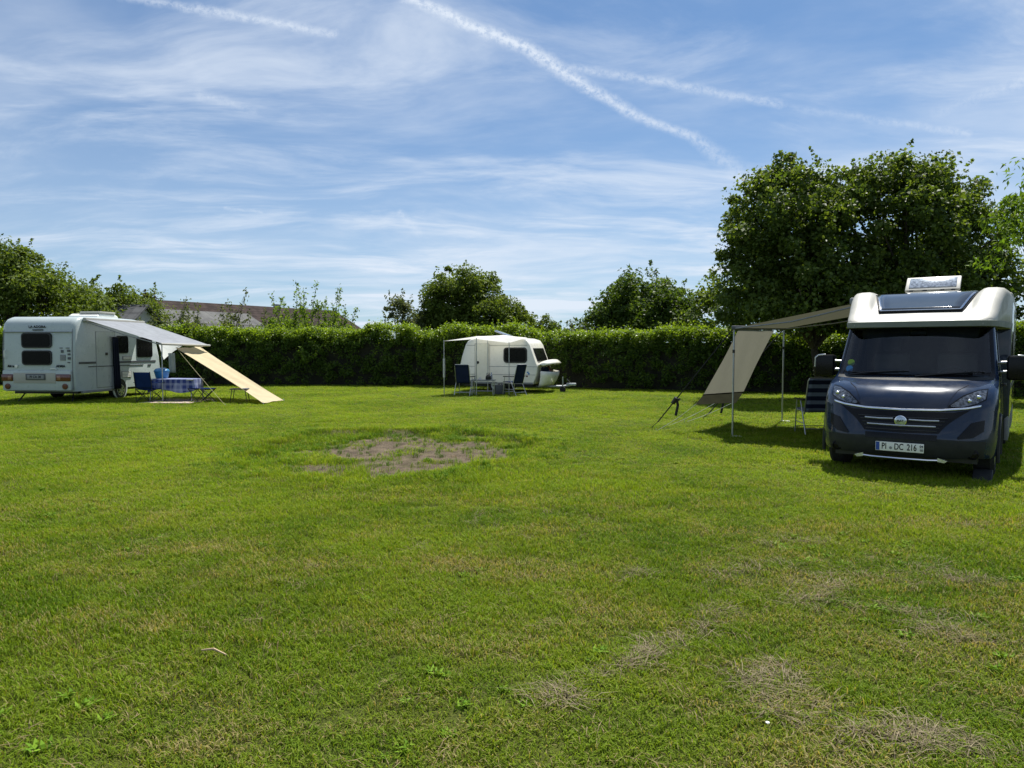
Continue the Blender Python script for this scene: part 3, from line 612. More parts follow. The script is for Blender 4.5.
def hedge(name, line, hts, depth, label, seed, dens=20, per=42):
    r = np.random.RandomState(seed); root = tag(bpy.data.objects.new(name, None), label, 'hedge'); COL.objects.link(root)
    core = MB(); C = []; Nn = []; yo = []; rings = []
    for i, (p0, p1) in enumerate(zip(line[:-1], line[1:])):
        a, b = np.array(p0), np.array(p1); d = b - a; L = np.linalg.norm(d); d = d / L; nf = np.array((d[1], -d[0]))      # front normal (towards the lawn)
        def surf(n, kind):
            s = r.rand(n) * L; h = hts[i] + (hts[i + 1] - hts[i]) * s / L + 0.07 * np.sin(s * 1.3 + i) + .22 * (vnoise(a[0] + d[0] * s, a[1] + s, .9, 7) - .5) * 2
            if kind == 0: z = .12 + r.rand(n) ** .9 * (h - .1); o = np.zeros(n); nr = np.column_stack([np.tile(nf, (n, 1)), np.full(n, .15)])
            elif kind == 1: z = h + .0 * s; o = -depth * r.rand(n); nr = np.tile((0, 0, 1.0), (n, 1))
            elif kind == 3: z = h - .08 - .55 * r.rand(n); o = -.12 - (depth - .2) * r.rand(n); nr = np.tile((0, 0, .6), (n, 1))
            else: z = .12 + r.rand(n) * (h - .1); o = np.full(n, -depth); nr = np.column_stack([np.tile(-nf, (n, 1)), np.full(n, .15)])
            bulge = (vnoise(a[0] + s * d[0] + 40, z + a[1] + s * d[1], 1.4, 17) - .5) * .34 + (vnoise(a[0] + s * d[0], z * 1.0 + s * d[1], 3.5, 18) - .5) * .16
            if kind == 0: o = o + bulge - .18 * (1 - z / h) * 0 - .25 * np.clip((z / h - .82) / .18, 0, 1) ** 2
            if kind == 1: z = z + bulge * .7 - .2 * np.clip((-.25 - o) / -.25, 0, 1) ** 2
            return np.column_stack([a + d * s[:, None] + nf * o[:, None], z]), nr, h
        for kind, area, dn in ((0, L * hts[i], dens), (1, L * depth, dens * 1.2), (2, L * hts[i], dens * .3), (3, L * depth, dens * 2.2)):
            cc, nr, h = surf(int(area * dn), kind)
            for c, o, hh in zip(cc, nr, h):
                n = int(per * (.5 + r.rand())); u = unit(r, n); q = .13 + .15 * r.rand()
                C.append(c + u * (r.rand(n) ** .5)[:, None] * np.array((q, q, q * .9))); Nn.append(u * .5 + o * .7)
                yo.append(np.clip((C[-1][:, 2] / hh - .78) / .2, 0, 1) * (r.rand(n) < .75) * (.4 + .6 * r.rand(n)))
        # upright young shoots along the top
        cc, nr, h = surf(int(L * depth * 9), 1)
        for c in cc:
            n = 9; u = np.linspace(0, 1, n)[:, None]; L2 = .12 + .28 * r.rand(); dr = np.array((r.randn() * .25, r.randn() * .25, 1.0))
            C.append(c + dr * L2 * u + r.randn(n, 3) * .035); Nn.append(unit(r, n) * .7 + np.array((0, 0, .5))); yo.append((r.rand(n) < .8) * (.5 + .5 * r.rand(n)))
    # dense twiggy heart of the hedge
    for i, p0 in enumerate(line):
        a = np.array(p0); d = np.array(line[min(i + 1, len(line) - 1)]) - np.array(line[max(i - 1, 0)]); d = d / np.linalg.norm(d); nf = np.array((d[1], -d[0])); h = hts[i] - .36
        rings.append([(*(a + nf * o), z) for o, z in ((-.42, -.05), (-.44, h * .5), (-.46, h - .12), (-.55, h), (-depth + .45, h), (-depth + .35, h - .15), (-depth + .35, -.05))])
    core.loft(rings, True, True, True).build('branches', M['twig'], root)
    leaves_obj('foliage', np.concatenate(C), np.concatenate(Nn), .095, LM['hedge'], root, seed + 1, young=np.concatenate(yo), asp=.5, up=.75)
    return root
hedge('clipped_hedge', [(-34, 30.6), (-24, 30.4), (-14, 30.2), (-9, 30.1), (-3.9, 29.7), (2.7, 28.0), (7.3, 25.7), (12, 24.2), (17, 22.4)], [2.35, 2.35, 2.35, 2.35, 2.3, 2.2, 2.15, 2.15, 2.2], 1.3,
      'long clipped green hedge enclosing the back of the lawn', 301)
hedge('side_hedge', [(17.6, 22.0), (19.0, 15), (19.5, 8)], [2.2, 2.2, 2.2], 1.2, 'hedge along the side of the lawn behind the motorhome', 302, 8, 30)

# ------------------------------------------------------------------ buildings beyond the hedge
def tiles(name, c0, c1, fx, fz):
    m, t, out = new_mat(name); p = t.n('ShaderNodeBsdfPrincipled'); t.link(p.outputs[0], out.inputs[0]); p.inputs['Roughness'].default_value = 1; p.inputs['Specular IOR Level'].default_value = .05
    tc = t.n('ShaderNodeTexCoord').outputs['Object']; s = t.sep(tc)
    row = t.m('FRACT', t.m('MULTIPLY', s[2], fz)); colm = t.m('FRACT', t.m('MULTIPLY', s[0], fx))
    n = t.noise(tc, 1.6, 6.0, .65)
    c = t.mix(t.sstep(n, .35, .65), c0, c1); c = t.mix(t.sstep(row, .8, .98, 0, .6), c, tuple(x * .35 for x in c0)); c = t.mix(t.sstep(colm, .85, .98, 0, .35), c, tuple(x * .4 for x in c0))
    t.link(c, p.inputs['Base Color']); return m
M['rooftile'] = tiles('brown_roof_tiles', (.036, .029, .027), (.06, .046, .042), 3.3, 4.0)
M['greyroof'] = tiles('grey_fibre_roof', (.10, .10, .10), (.15, .15, .145), 1.2, .9)
M['greytile'] = tiles('slate_grey_roof', (.07, .072, .075), (.11, .113, .116), 2.0, 2.5)
M['render'] = mat('grey_render', (.4, .39, .37), .9, 0, .1, 1.2, .3)
def gable_house(name, A, B, half, zr, ze, rm, label, cat, chimney=None, window=None):
    A, B = Vector((*A, 0)), Vector((*B, 0)); d = B - A; L = d.length; rz = math.atan2(d.y, d.x)
    root = empty(name, A, rz, label, cat)
    MB().prism([(-half + .25, -.1), (half - .25, -.1), (half - .25, ze), (0, zr - .12), (-half + .25, ze)], 'x', .2, L - .2).build('wall', M['render'], root)
    rf = MB()
    for sg in (-1, 1):
        rf.prism([(0, zr), (sg * half, ze - .1), (sg * half, ze + .02), (0, zr + .12)], 'x', 0, L)
    ro = rf.build('roof', rm, root)
    if chimney:
        MB().rbox(chimney - .25, chimney + .25, -.25, .25, zr - .6, zr + .4, .02).build('chimney', M['trim'], ro)
    if window:
        x, u, wd = window; zz = zr + (ze - zr) * u + .12; yy = -half * u; sl_ = (zr - ze) / half
        MB().add([(x, yy - .4, zz - .4 * sl_ + .05), (x + wd, yy - .4, zz - .4 * sl_ + .05), (x + wd, yy + .3, zz + .3 * sl_ + .1), (x, yy + .3, zz + .3 * sl_ + .1)], [(0, 1, 2, 3)]).build('roof_window', M['white'], ro, solid=.06)
    return root
gable_house('house', (-32, 54.5), (-18.9, 76), 5.2, 5.45, 2.9, M['rooftile'], 'long low house with brown tiled roof beyond the hedge', 'house', 17.5, (10.0, .86, 1.2))
gable_house('farm_shed', (-24.6, 47.5), (-20.6, 55.5), 3.4, 4.15, 2.5, M['greyroof'], 'shed with pale grey sheet roof before the long brown roof', 'shed')
gable_house('garden_shed', (-24.0, 41.2), (-20.9, 41.0), 2.2, 3.98, 2.6, M['greytile'], 'small shed with slate grey roof just over the caravan roof hatch', 'shed')

# ------------------------------------------------------------------ wheels
def wheel(parent, c, rad, wd, m_rim=None, side=1, spokes=7):
    """side: +1 the outer face looks to +x, -1 to -x"""
    wl = MB().lathe([(rad * .62, -wd * .42), (rad * .9, -wd * .5), (rad, -wd * .3), (rad, wd * .3), (rad * .9, wd * .5), (rad * .62, wd * .42)], c, 'x', 30).build('wheel', M['tyre'], parent)
    x0 = c[0] + side * wd * .3
    rm = MB().lathe([(rad * .66, side * wd * .30), (rad * .66, side * wd * .46), (rad * .58, side * wd * .44), (rad * .55, side * wd * .30)], c, 'x', 30)
    for k in range(spokes):
        a = 2 * math.pi * k / spokes; u = Vector((0, math.cos(a), math.sin(a))); v = Vector((0, -math.sin(a), math.cos(a))); q = Vector((x0, c[1], c[2]))
        pts = [q + u * rad * .12 + v * rad * .07, q + u * rad * .6 + v * rad * .09, q + u * rad * .6 - v * rad * .09, q + u * rad * .12 - v * rad * .07]
        ex = Vector((side * .03, 0, 0)); rm.add([tuple(z) for z in pts] + [tuple(z + ex) for z in pts], [(0, 1, 2, 3), (4, 7, 6, 5), (0, 4, 5, 1), (1, 5, 6, 2), (2, 6, 7, 3), (3, 7, 4, 0)])
    rm.lathe([(rad * .16, side * wd * .28), (rad * .16, side * wd * .46), (.01, side * wd * .48)], c, 'x', 14)
    rm.build('rim', m_rim or M['alloy'], wl)
    return wl

# ------------------------------------------------------------------ motorhome
MO = Vector((4.71, 8.58, 0)); MA = R(-36)
def W(x, y, z=0): return (MO.x + x * math.cos(MA) - y * math.sin(MA), MO.y + x * math.sin(MA) + y * math.cos(MA), z)
mh = empty('motorhome', MO, MA, 'dark blue motorhome with white roof cap facing us on the lawn', 'motorhome')
zk = [.20, .30, .40, .50, .60, .75, .84, .90, 1.0, 1.08, 1.15, 1.20, 1.25, 1.92, 2.0]
yk = [.17, .06, .01, .0, .02, .06, .095, .115, .175, .26, .42, .74, .88, 1.33, 1.38]
Dk = [.55, .55, .56, .56, .55, .53, .50, .48, .46, .44, .40, .33, .28, .22, .2]
wk = [.92, .96, .965, .97, .97, .97, .97, .97, .965, .96, .955, .95, .945, .865, .855]
def lev(z):
    o = []
    for tab in (yk, Dk, wk): o.append(sum(np.interp(z + e, zk, tab) for e in (-.02, -.01, 0, .01, .02)) / 5)
    return o
def FY(x, z):
    y, D_, w_ = lev(z); u = min(1, abs(x) / w_); return y + D_ * (1 - math.sqrt(max(0, 1 - u ** 2.7)))
def shell(z0, z1, n, skip_arch=True):
    mb = MB(); rows = []; sy = list(np.arange(0, 1.0001, .025))
    ts = [math.sin(a * math.pi / 2) for a in np.linspace(-1, 1, 61)]
    for k in range(n + 1):
        z = z0 + (z1 - z0) * k / n; y, D_, w_ = lev(z); ye = y + D_
        row = [(-w_, ye + (3.0 - ye) * v, z) for v in sy[:0:-1]] + [(u * w_, FY(u * w_, z), z) for u in ts] + [(w_, ye + (3.0 - ye) * v, z) for v in sy[1:]]
        rows.append(row)
    mc = len(rows[0])
    vs_ = [p_ for r_ in rows for p_ in r_]; fs = []
    for i in range(n):
        for j in range(mc - 1):
            q_ = (i * mc + j, i * mc + j + 1, (i + 1) * mc + j + 1, (i + 1) * mc + j); c = np.mean([vs_[a] for a in q_], 0)
            if abs(c[0]) > .8 and math.hypot(c[1] - .97, c[2] - .34) < .43: continue
            if 1.245 < c[2] < 1.905 and abs(c[0]) < lev(c[2])[2] - .085 and c[1] < 1.9: continue
            fs.append(q_)
    return mb.add(vs_, fs)
body = shell(.84, 1.97, 34).build('cab_body', M['navy'], mh, 30)
bump = shell(.285, .84, 22).build('bumper', M['navy'], mh, 30)
def patch(top, bot, off, cols=24, rows=6):
    """patch on the cab's skin between two polylines in (x, z) seen from the front"""
    mb = MB(); rg = []
    def at(pl, u):
        xs_ = [p_[0] for p_ in pl]; return np.interp(u, np.linspace(0, 1, len(pl)), xs_), np.interp(u, np.linspace(0, 1, len(pl)), [p_[1] for p_ in pl])
    for k in range(rows + 1):
        v = k / rows; r_ = []
        for j in range(cols + 1):
            a, b = at(top, j / cols), at(bot, j / cols); x, z = a[0] + (b[0] - a[0]) * v, a[1] + (b[1] - a[1]) * v
            r_.append((x, FY(x, z) - off, z))
        rg.append(r_)
    return mb.loft(rg, False)
def strip(line, wd, off): return patch([(x, z + wd / 2) for x, z in line], [(x, z - wd / 2) for x, z in line], off, 30, 3)
patch([(-.86, .50), (-.4, .52), (.4, .52), (.86, .50)], [(-.84, .288), (-.5, .29), (.5, .29), (.84, .288)], .004, 50, 8).build('bumper_lower', M['grey'], bump, 40)
patch([(-.71, .872), (-.55, .835), (0, .825), (.55, .835), (.71, .872)], [(-.48, .70), (-.40, .585), (0, .575), (.40, .585), (.48, .70)], .006, 40, 8).build('grille', M['gloss'], mh, 40)
gr = bpy.data.objects['grille']
for z, a, b in ((.74, -.40, -.085), (.735, .085, .40), (.665, -.37, .37)):
    strip([(a, z), ((a + b) / 2, z - .004), (b, z)], .016, .020).build('bar', M['steel'], gr, 40, solid=.012)
patch([(-.385, .565), (.385, .565)], [(-.385, .495), (.385, .495)], .010, 20, 3).build('lower_intake', M['gloss'], mh, 40)
for k in range(5):
    z = .61 + k * .038; h_ = .385 + .17 * (z - .585) / .25 - .02; strip([(-h_, z), (0, z - .004), (h_, z)], .010, .011).build('slat', M['black'], gr, 40, solid=.008)
strip([(-.80, .915), (-.66, .885), (-.4, .858), (0, .848), (.4, .858), (.66, .885), (.80, .915)], .022, .016).build('chrome_strip', M['chrome'], mh, 60, solid=.018)
for s_ in (-1, 1):
    hl = patch([(s_ * .86, 1.115), (s_ * .76, 1.10), (s_ * .62, 1.035), (s_ * .485, .915)], [(s_ * .85, .985), (s_ * .76, .935), (s_ * .62, .895), (s_ * .475, .895)], .010, 18, 8).build('headlight', M['gloss'], mh, 40)
    patch([(s_ * .85, 1.10), (s_ * .76, 1.088), (s_ * .625, 1.022), (s_ * .505, .92)], [(s_ * .84, .995), (s_ * .76, .945), (s_ * .63, .903), (s_ * .51, .903)], .014, 18, 6).build('lamp_housing', M['lampin'], hl, 40)
    for x, z, r_ in ((.775, 1.02, .026), (.69, .975, .023)):
        yy = FY(s_ * x, z); MB().lathe([(r_, .0), (r_, -.018), (r_ * .75, -.03), (.004, -.034)], (s_ * x, yy - .01, z), 'y', 16).build('projector_lens', M['chrome'], hl)
    patch([(s_ * .845, .75), (s_ * .72, .72), (s_ * .585, .54)], [(s_ * .84, .62), (s_ * .74, .545), (s_ * .60, .525)], .009, 14, 6).build('air_intake', M['gloss'], bump, 40)
    yy = FY(s_ * .74, .345); MB().lathe([(.062, .03), (.062, -.012), (.05, -.018), (.045, .0), (.004, -.006)], (s_ * .74, yy, .345), 'y', 20).build('fog_light', M['gloss'], bump)
    # bright end brackets of the skid bar
    MB().prism([(s_ * .40, .30), (s_ * .50, .27), (s_ * .47, .245), (s_ * .40, .255)], 'y', -.01, .03).build('skid_bracket', M['alloy'], bump)
MB().tube([(-.47, .02, .27), (-.3, -.005, .262), (0, -.012, .26), (.3, -.005, .262), (.47, .02, .27)], .016, 8).build('skid_bar', M['chrome'], bump)
MB().lathe([(.062, .02), (.066, 0), (.062, -.012), (.052, -.016), (.003, -.02)], (0, FY(0, .715) - .02, .715), 'y', 28).build('badge', M['badge'], mh)
bd = bpy.data.objects['badge']
text('lettering', 'FIAT', .036, M['ink'], bd, FACE(0, FY(0, .715) - .042, .715), bold=.0006)
MB().lathe([(.066, .0), (.066, -.012), (.058, -.014), (.058, -.006)], (0, FY(0, .715) - .02, .715), 'y', 28).build('ring', M['chrome'], bd)
pl = MB().rbox(-.26, .26, -.028, -.016, .345, .455, .004).build('number_plate', M['plate'], mh)
MB().box(-.255, -.215, -.0305, -.0282, .35, .45).build('euro_band', M['euro'], pl)
NX = Matrix.Diagonal((.76, 1.15, 1, 1))
text('lettering', 'PI', .092, M['ink'], pl, FACE(-.165, -.0285, .4) @ NX, bold=.0014, spacing=1.1)
text('lettering', 'DC', .092, M['ink'], pl, FACE(-.005, -.0285, .4) @ NX, bold=.0014); text('lettering', '216', .092, M['ink'], pl, FACE(.133, -.0285, .4) @ NX, bold=.0014)
text('lettering', '04', .036, M['ink'], pl, FACE(.234, -.0285, .422), bold=.0012); text('lettering', '10', .036, M['ink'], pl, FACE(.233, -.0285, .376), bold=.0012)
MB().box(.215, .251, -.0298, -.0285, .3975, .4005).build('rule', M['ink'], pl)
MB().lathe([(.017, 0), (.017, -.002), (.002, -.002)], (-.093, -.0283, .385), 'y', 14).build('seal', M['trim'], pl)
# hood shut-line and windscreen
for s_ in (-1, 1):
    strip([(s_ * .47, .90), (s_ * .50, .99), (s_ * .56, 1.09), (s_ * .66, 1.15)], .007, .003).build('hood_seam', M['ink'], mh, 40)
for top_, bot_ in (([(-.835, 1.93), (0, 1.945), (.835, 1.93)], [(-.80, 1.885), (0, 1.90), (.80, 1.885)]), ([(-.90, 1.29), (-.5, 1.265), (0, 1.255), (.5, 1.265), (.90, 1.29)], [(-.905, 1.215), (-.5, 1.205), (0, 1.20), (.5, 1.205), (.905, 1.215)]),
                   ([(-.845, 1.93), (-.79, 1.93)], [(-.91, 1.22), (-.85, 1.22)]), ([(.79, 1.93), (.845, 1.93)], [(.85, 1.22), (.91, 1.22)])): patch(top_, bot_, .006, 30, 12).build('windscreen_seal', M['gloss'], mh, 40)
if 0: patch([(-.835, 1.93), (0, 1.95), (.835, 1.93)], [(-.905, 1.215), (-.5, 1.205), (0, 1.20), (.5, 1.205), (.905, 1.215)], .006, 40, 16).build('windscreen_seal', M['gloss'], mh, 40)
ws = patch([(-.80, 1.90), (0, 1.915), (.80, 1.90)], [(-.865, 1.29), (-.5, 1.262), (0, 1.252), (.5, 1.262), (.865, 1.29)], .012, 40, 16).build('windscreen', M['screen'], mh, 40)
inside = MB().box(-.86, .86, 2.86, 2.9, .5, 1.92).box(-.8, .8, 1.35, 2.9, .48, .5).build('cab_lining', M['lining'], mh)
MB().rbox(-.84, .84, .98, 1.42, .95, 1.20, .06, 3).build('dashboard', M['black'], mh)
for s_ in (-1, 1):
    st = MB().rbox(s_ * .42 - .25, s_ * .42 + .25, 1.75, 2.3, .78, .95, .05).rbox(s_ * .42 - .25, s_ * .42 + .25, 2.22, 2.38, .9, 1.52, .06).build('seat', M['seat'], mh)
    MB().rbox(s_ * .42 - .13, s_ * .42 + .13, 2.25, 2.36, 1.55, 1.76, .045).build('headrest', M['seat'], st)
    MB().rbox(s_ * .40 - .30, s_ * .40 + .30, 1.52, 1.545, 1.73, 1.87, .01).build('sun_visor', M['lining'], mh)
MB().tube([(.42 + .19 * math.cos(a), 1.50 + .06 * math.sin(a), 1.17 + .17 * math.sin(a)) for a in np.linspace(0, 2 * math.pi, 25)], .016, 6, False).build('steering_wheel', M['black'], mh)
MB().rbox(-.10, .10, 1.50, 1.53, 1.77, 1.84, .02).build('rear_mirror', M['black'], mh)
strip([(-.90, 1.225), (-.5, 1.208), (0, 1.202), (.5, 1.208), (.90, 1.225)], .035, .02).build('cowl', M['grey'], mh, 40)
for (x, z), r_, mm in (((-.755, 1.40), .045, 'green'), ((-.765, 1.315), .045, 'blue')):
    MB().lathe([(r_, .004), (r_, -.003), (.003, -.0032)], (x, FY(x, z) - .018, z), 'y', 16).build('sticker', M[mm], ws)
for pts_ in ([(-.74, 1.235), (-.55, 1.27), (-.15, 1.30)], [(.05, 1.235), (.3, 1.265), (.68, 1.30)]):
    p3 = [(x, FY(x, z) - .035, z) for x, z in pts_]; wp = MB().tube(p3, [.014, .011, .008], 6).build('wiper', M['black'], mh)
    a, b = pts_[1], pts_[2]; MB().tube([(a[0] - .18, FY(a[0] - .18, a[1]) - .024, a[1]), (b[0] - .2, FY(b[0] - .2, b[1] - .012) - .026, b[1] - .012), (b[0] + .12, FY(b[0] + .12, b[1]) - .026, b[1])], .007, 6).build('wiper_blade', M['black'], wp)
# inner well behind the cab shell
MB().box(-.78, .78, .3, 2.9, .22, .5).build('underbody', M['black'], mh)
for s_ in (-1, 1):
    wheel(mh, (s_ * .83, .97, .34), .345, .22, side=s_)
    wheel(mh, (s_ * .86, 4.57, .34), .345, .22, side=s_)
    arc = [(s_ * .975, .97 + .43 * math.cos(a), .34 + .43 * math.sin(a)) for a in np.linspace(R(-15), R(195), 22)]
    MB().tube(arc, .022, 6).build('wheel_arch', M['grey'], mh)
    # cab door glass, shut lines and handle
    rg = []
    for k in range(9):
        z = 1.24 + .62 * k / 8; w_ = lev(z)[2] + .006; rg.append([(s_ * w_, y, z) for y in np.linspace(1.30 + .62 * (z - 1.24), 2.22, 6)])
    dr = MB().loft(rg, False).build('side_window', M['glass'], mh, solid=.006)
    for y in (1.24, 2.3): MB().loft([[(s_ * (lev(z)[2] + .004), y + o + (.5 * (z - 1.24) if y < 2 and z > 1.24 else 0), z) for o in (0, .012)] for z in np.linspace(.55, 1.88, 14)], False).build('door_seam', M['ink'], mh, solid=.004)
    MB().rbox(s_ * .985 - .02, s_ * .985 + .02, 2.02, 2.2, 1.08, 1.12, .008).build('door_handle', M['black'], mh)
    # mirror on two arms
    mr = MB().rbox(s_ * 1.15 - .135, s_ * 1.15 + .135, 1.24, 1.44, 1.19, 1.505, .045, 3).build('mirror', M['gloss'], mh)
    MB().rbox(s_ * 1.15 - .115, s_ * 1.15 + .115, 1.436, 1.446, 1.22, 1.48, .004).build('mirror_glass', M['chrome'], mr)
    MB().tube([(s_ * 1.275, 1.245, 1.33), (s_ * 1.268, 1.24, 1.46), (s_ * 1.225, 1.238, 1.498), (s_ * 1.13, 1.24, 1.508)], .011, 6).build('mirror_highlight', M['alloy'], mr)  # silver tube stands in for the highlight on the glossy housing
    for z in (1.42, 1.30): MB().tube([(s_ * .90, 1.32, z - .01), (s_ * 1.06, 1.29, z), (s_ * 1.15, 1.28, z)], .018, 8).build('mirror_arm', M['steel'], mr)
# white roof cap
ky = [1.17, 1.19, 1.24, 1.34, 1.5, 1.65, 1.8, 2.0, 2.2, 2.4, 2.7, 3.1]
kt = [1.925, 1.955, 1.985, 2.015, 2.065, 2.12, 2.195, 2.285, 2.35, 2.385, 2.41, 2.42]
kw = [.60, .74, .81, .865, .895, .91, .925, .945, .965, .985, 1.01, 1.03]
def ct(y): return float(sum(np.interp(y + e, ky, kt) for e in (-.04, 0, .04)) / 3)
def cap_ring(y):
    zt = ct(y); w_ = float(np.interp(y, ky, kw)); zb = 1.875 + .03 * max(0, (1.24 - y) / .07); lift = .075 * np.clip((y - 1.35) / .5, 0, 1) * np.clip((3.0 - y) / .7, 0, 1); rr = min(.10, (zt - zb) * .45)
    half = [(0, zt + .012)] + [(w_ * a, zt + .012 * (1 - a * a) + lift * np.clip((a - .62) / .14, 0, 1) ** 2 * (3 - 2 * np.clip((a - .62) / .14, 0, 1))) for a in (.25, .45, .58, .64, .68, .72, .77, .84, .88)]
    zs = zt + lift; half += [(w_ - rr * (1 - math.sin(a)) * .9, zs - rr * (1 - math.cos(a))) for a in (R(25), R(50), R(75), R(90))]
    half += [(w_, zs - rr - (zs - rr - zb) * .5), (w_ - .004, zb + .03), (w_ - .02, zb), (w_ * .6, zb), (0, zb)]
    return [(x, y, z) for x, z in half] + [(-x, y, z) for x, z in half[-2:0:-1]]
cy = [1.17, 1.18, 1.20, 1.235, 1.28, 1.34, 1.42, 1.5, 1.58, 1.66, 1.74, 1.82, 1.9, 2.0, 2.1, 2.2, 2.3, 2.4, 2.55, 2.7, 2.85, 3.0, 3.1]
cap = MB().loft([cap_ring(y) for y in cy], True, True, True).build('roof_cap', M['white'], mh, 40)
yl = [1.168, 1.185, 1.21, 1.25, 1.3, 1.4, 1.6, 2.0, 2.5, 3.0]
def lipw(y, o): return float(np.interp(y, ky, kw)) + o
lip_line = [(-lipw(y, .012), y, 0) for y in yl[::-1]] + [(x, 1.157, 0) for x in (-.4, -.2, 0, .2, .4)] + [(lipw(y, .012), y, 0) for y in yl]
MB().loft([[(x * k, y + dy_, z) for x, y, _ in lip_line] for z, k, dy_ in ((1.872, .975, .03), (1.885, .995, .004), (1.955, 1.0, 0), (1.962, .99, .02))], False).build('cap_shade_band', M['lipshade'], cap, solid=.004)  # cap curves under here; its shade is put into the grey-green colour
def capz(x, y): return ct(y) + .012 + .012
def slope(y0_, y1_, a0, a1, off, ny_=10):
    return MB().loft([[(x * (a0 + (a1 - a0) * k / ny_), y0_ + (y1_ - y0_) * k / ny_, capz(0, y0_ + (y1_ - y0_) * k / ny_) + off) for x in np.linspace(-1, 1, 9)] for k in range(ny_ + 1)], False)
slope(1.52, 2.27, .50, .66, .004).build('window_frame', M['gloss'], cap, 60, solid=.02)
slope(1.545, 2.245, .485, .635, .018).build('window_trim', M['chrome'], cap, 60, solid=.006)
slope(1.57, 2.22, .47, .615, .026).build('roof_window', M['roofglass'], cap, 60, solid=.008)
# rear living box with skirts
bx = MB().rbox(-1.03, 1.03, 2.98, 6.7, .55, 2.32, .05, 3).build('living_box', M['navy'], mh)
MB().rbox(-1.028, 1.028, 3.05, 6.69, 2.30, 2.42, .05, 3).build('roof', M['white'], bx)
for s_ in (-1, 1):
    for y0_, y1_ in ((2.985, 4.12), (5.02, 6.68)): MB().rbox(s_ * 1.0 - .025, s_ * 1.0 + .025, y0_, y1_, .24, .60, .01).build('skirt', M['trim'], mh)
    f_ = MB().prism(rrect(3.5, 4.3, 1.35, 1.85, .06), 'x', s_ * 1.026, s_ * 1.044).build('side_window', M['pane'], mh)
    MB().box(min(s_ * 1.026, s_ * 1.034), max(s_ * 1.026, s_ * 1.034), 3.0, 6.6, .98, 1.06).build('stripe', M['stripe'], mh)
MB().box(-.9, .9, 2.9, 6.5, .35, .56).build('underbody', M['black'], mh)
# raised roof hatch behind the cap
ht = MB().rbox(-.36, .36, 2.95, 3.6, 2.40, 2.47, .02).build('roof_hatch', M['white'], mh)
c_ = Matrix.Translation((0, 3.02, 2.48)) @ Matrix.Rotation(R(40), 4, 'X')
lid = MB().rbox(-.37, .37, 0, .34, -.012, .03, .02); lid.V = [tuple(c_ @ Vector(v)) for v in lid.V]; lo_ = lid.build('hatch_lid', M['white'], ht)
lg = MB().rbox(-.32, .32, .05, .30, .022, .04, .008); lg.V = [tuple(c_ @ Vector(v)) for v in lg.V]; lg.build('hatch_pane', M['lens'], lo_)
for x in (-.28, -.1, .14, .28): MB().box(x - .025, x + .025, 2.99, 3.02, 2.46, 2.495).build('hinge', M['black'], ht)
MB().rbox(.45, .85, 3.1, 3.7, 2.41, 2.455, .02).build('roof_vent', M['white'], mh)
# levelling ramp
rp = tag(MB().prism([(0, 0), (.5, 0), (.5, .02), (.35, .12), (.22, .12), (0, .015)], 'x', -.1, .1).build('levelling_ramp', M['grey'], None, bevel=.008), 'dark grey plastic levelling ramp at the shaded front wheel of the motorhome', 'wheel ramp')
rp.location = W(.83, .32); rp.rotation_euler = (0, 0, MA)

# ------------------------------------------------------------------ awning of the motorhome
aw = empty('side_awning', MO, MA, 'khaki roll-out awning on two poles beside the dark motorhome', 'awning')
IN, OUTX, Y0, Y1 = -1.05, -3.06, 2.97, 6.22
def sheet(c00, c10, c11, c01, nu=14, nv=14, sag=.05, ripple=0.0, pull=0.0):
    c = [Vector(q) for q in (c00, c10, c11, c01)]; rg = []
    for i in range(nv + 1):
        v = i / nv; r_ = []
        for j in range(nu + 1):
            u = j / nu; p_ = (c[0] * (1 - u) + c[1] * u) * (1 - v) + (c[3] * (1 - u) + c[2] * u) * v
            mid_ = (c[0] + c[1]) / 2 * (1 - v) + (c[3] + c[2]) / 2 * v; p_ = p_.lerp(mid_, pull * math.sin(v * math.pi))
            p_.z -= sag * 16 * u * (1 - u) * v * (1 - v); p_.z += ripple * (math.sin(u * 9 + v * 3) + .6 * math.sin(u * 17 - v * 7 + 1)) * (.35 + .65 * math.sin(v * math.pi))
            r_.append(tuple(p_))
        rg.append(r_)
    return MB().loft(rg, False)
sheet((OUTX, Y0, 1.955), (OUTX, Y1, 2.02), (IN, Y1, 2.36), (IN, Y0, 2.33), sag=.05).build('canopy', M['canopycloth'], aw, 80)
MB().rbox(OUTX - .035, OUTX + .035, Y0 - .03, Y1 + .03, 0, .075, .015).build('front_rail', M['stripe'], aw)
fr = bpy.data.objects['front_rail']; fr.location = (0, 0, 1.925); fr.rotation_euler = (math.atan2(.065, Y1 - Y0), 0, 0); fr.location.z = 1.925 - math.tan(math.atan2(.065, Y1 - Y0)) * Y0
MB().rbox(-1.16, -1.035, Y0, Y1, 2.30, 2.42, .03).build('case', M['trim'], aw)
for y, z in ((Y0 + .02, 1.93), (Y1 - .02, 1.99)):
    pz = GZ(*W(OUTX, y)[:2]); po = MB().tube([(OUTX, y, pz + .02), (OUTX, y, z)], .017, 10).build('pole', M['steel'], aw)
    MB().rbox(OUTX - .02, OUTX + .16, y - .05, y + .05, pz, pz + .025, .008).build('foot', M['plate'], po)
    MB().tube([(OUTX, y, z - .42), (OUTX, y, z - .36)], .023, 10).build('clamp', M['black'], po)
    MB().tube([(OUTX + .02, y + (.03 if y > 4 else -.03), z + .02), ((OUTX + IN) / 2, y + (.03 if y > 4 else -.03), z + .12), (IN - .05, y + (.03 if y > 4 else -.03), 2.27)], .014, 6).build('arm', M['trim'], aw)
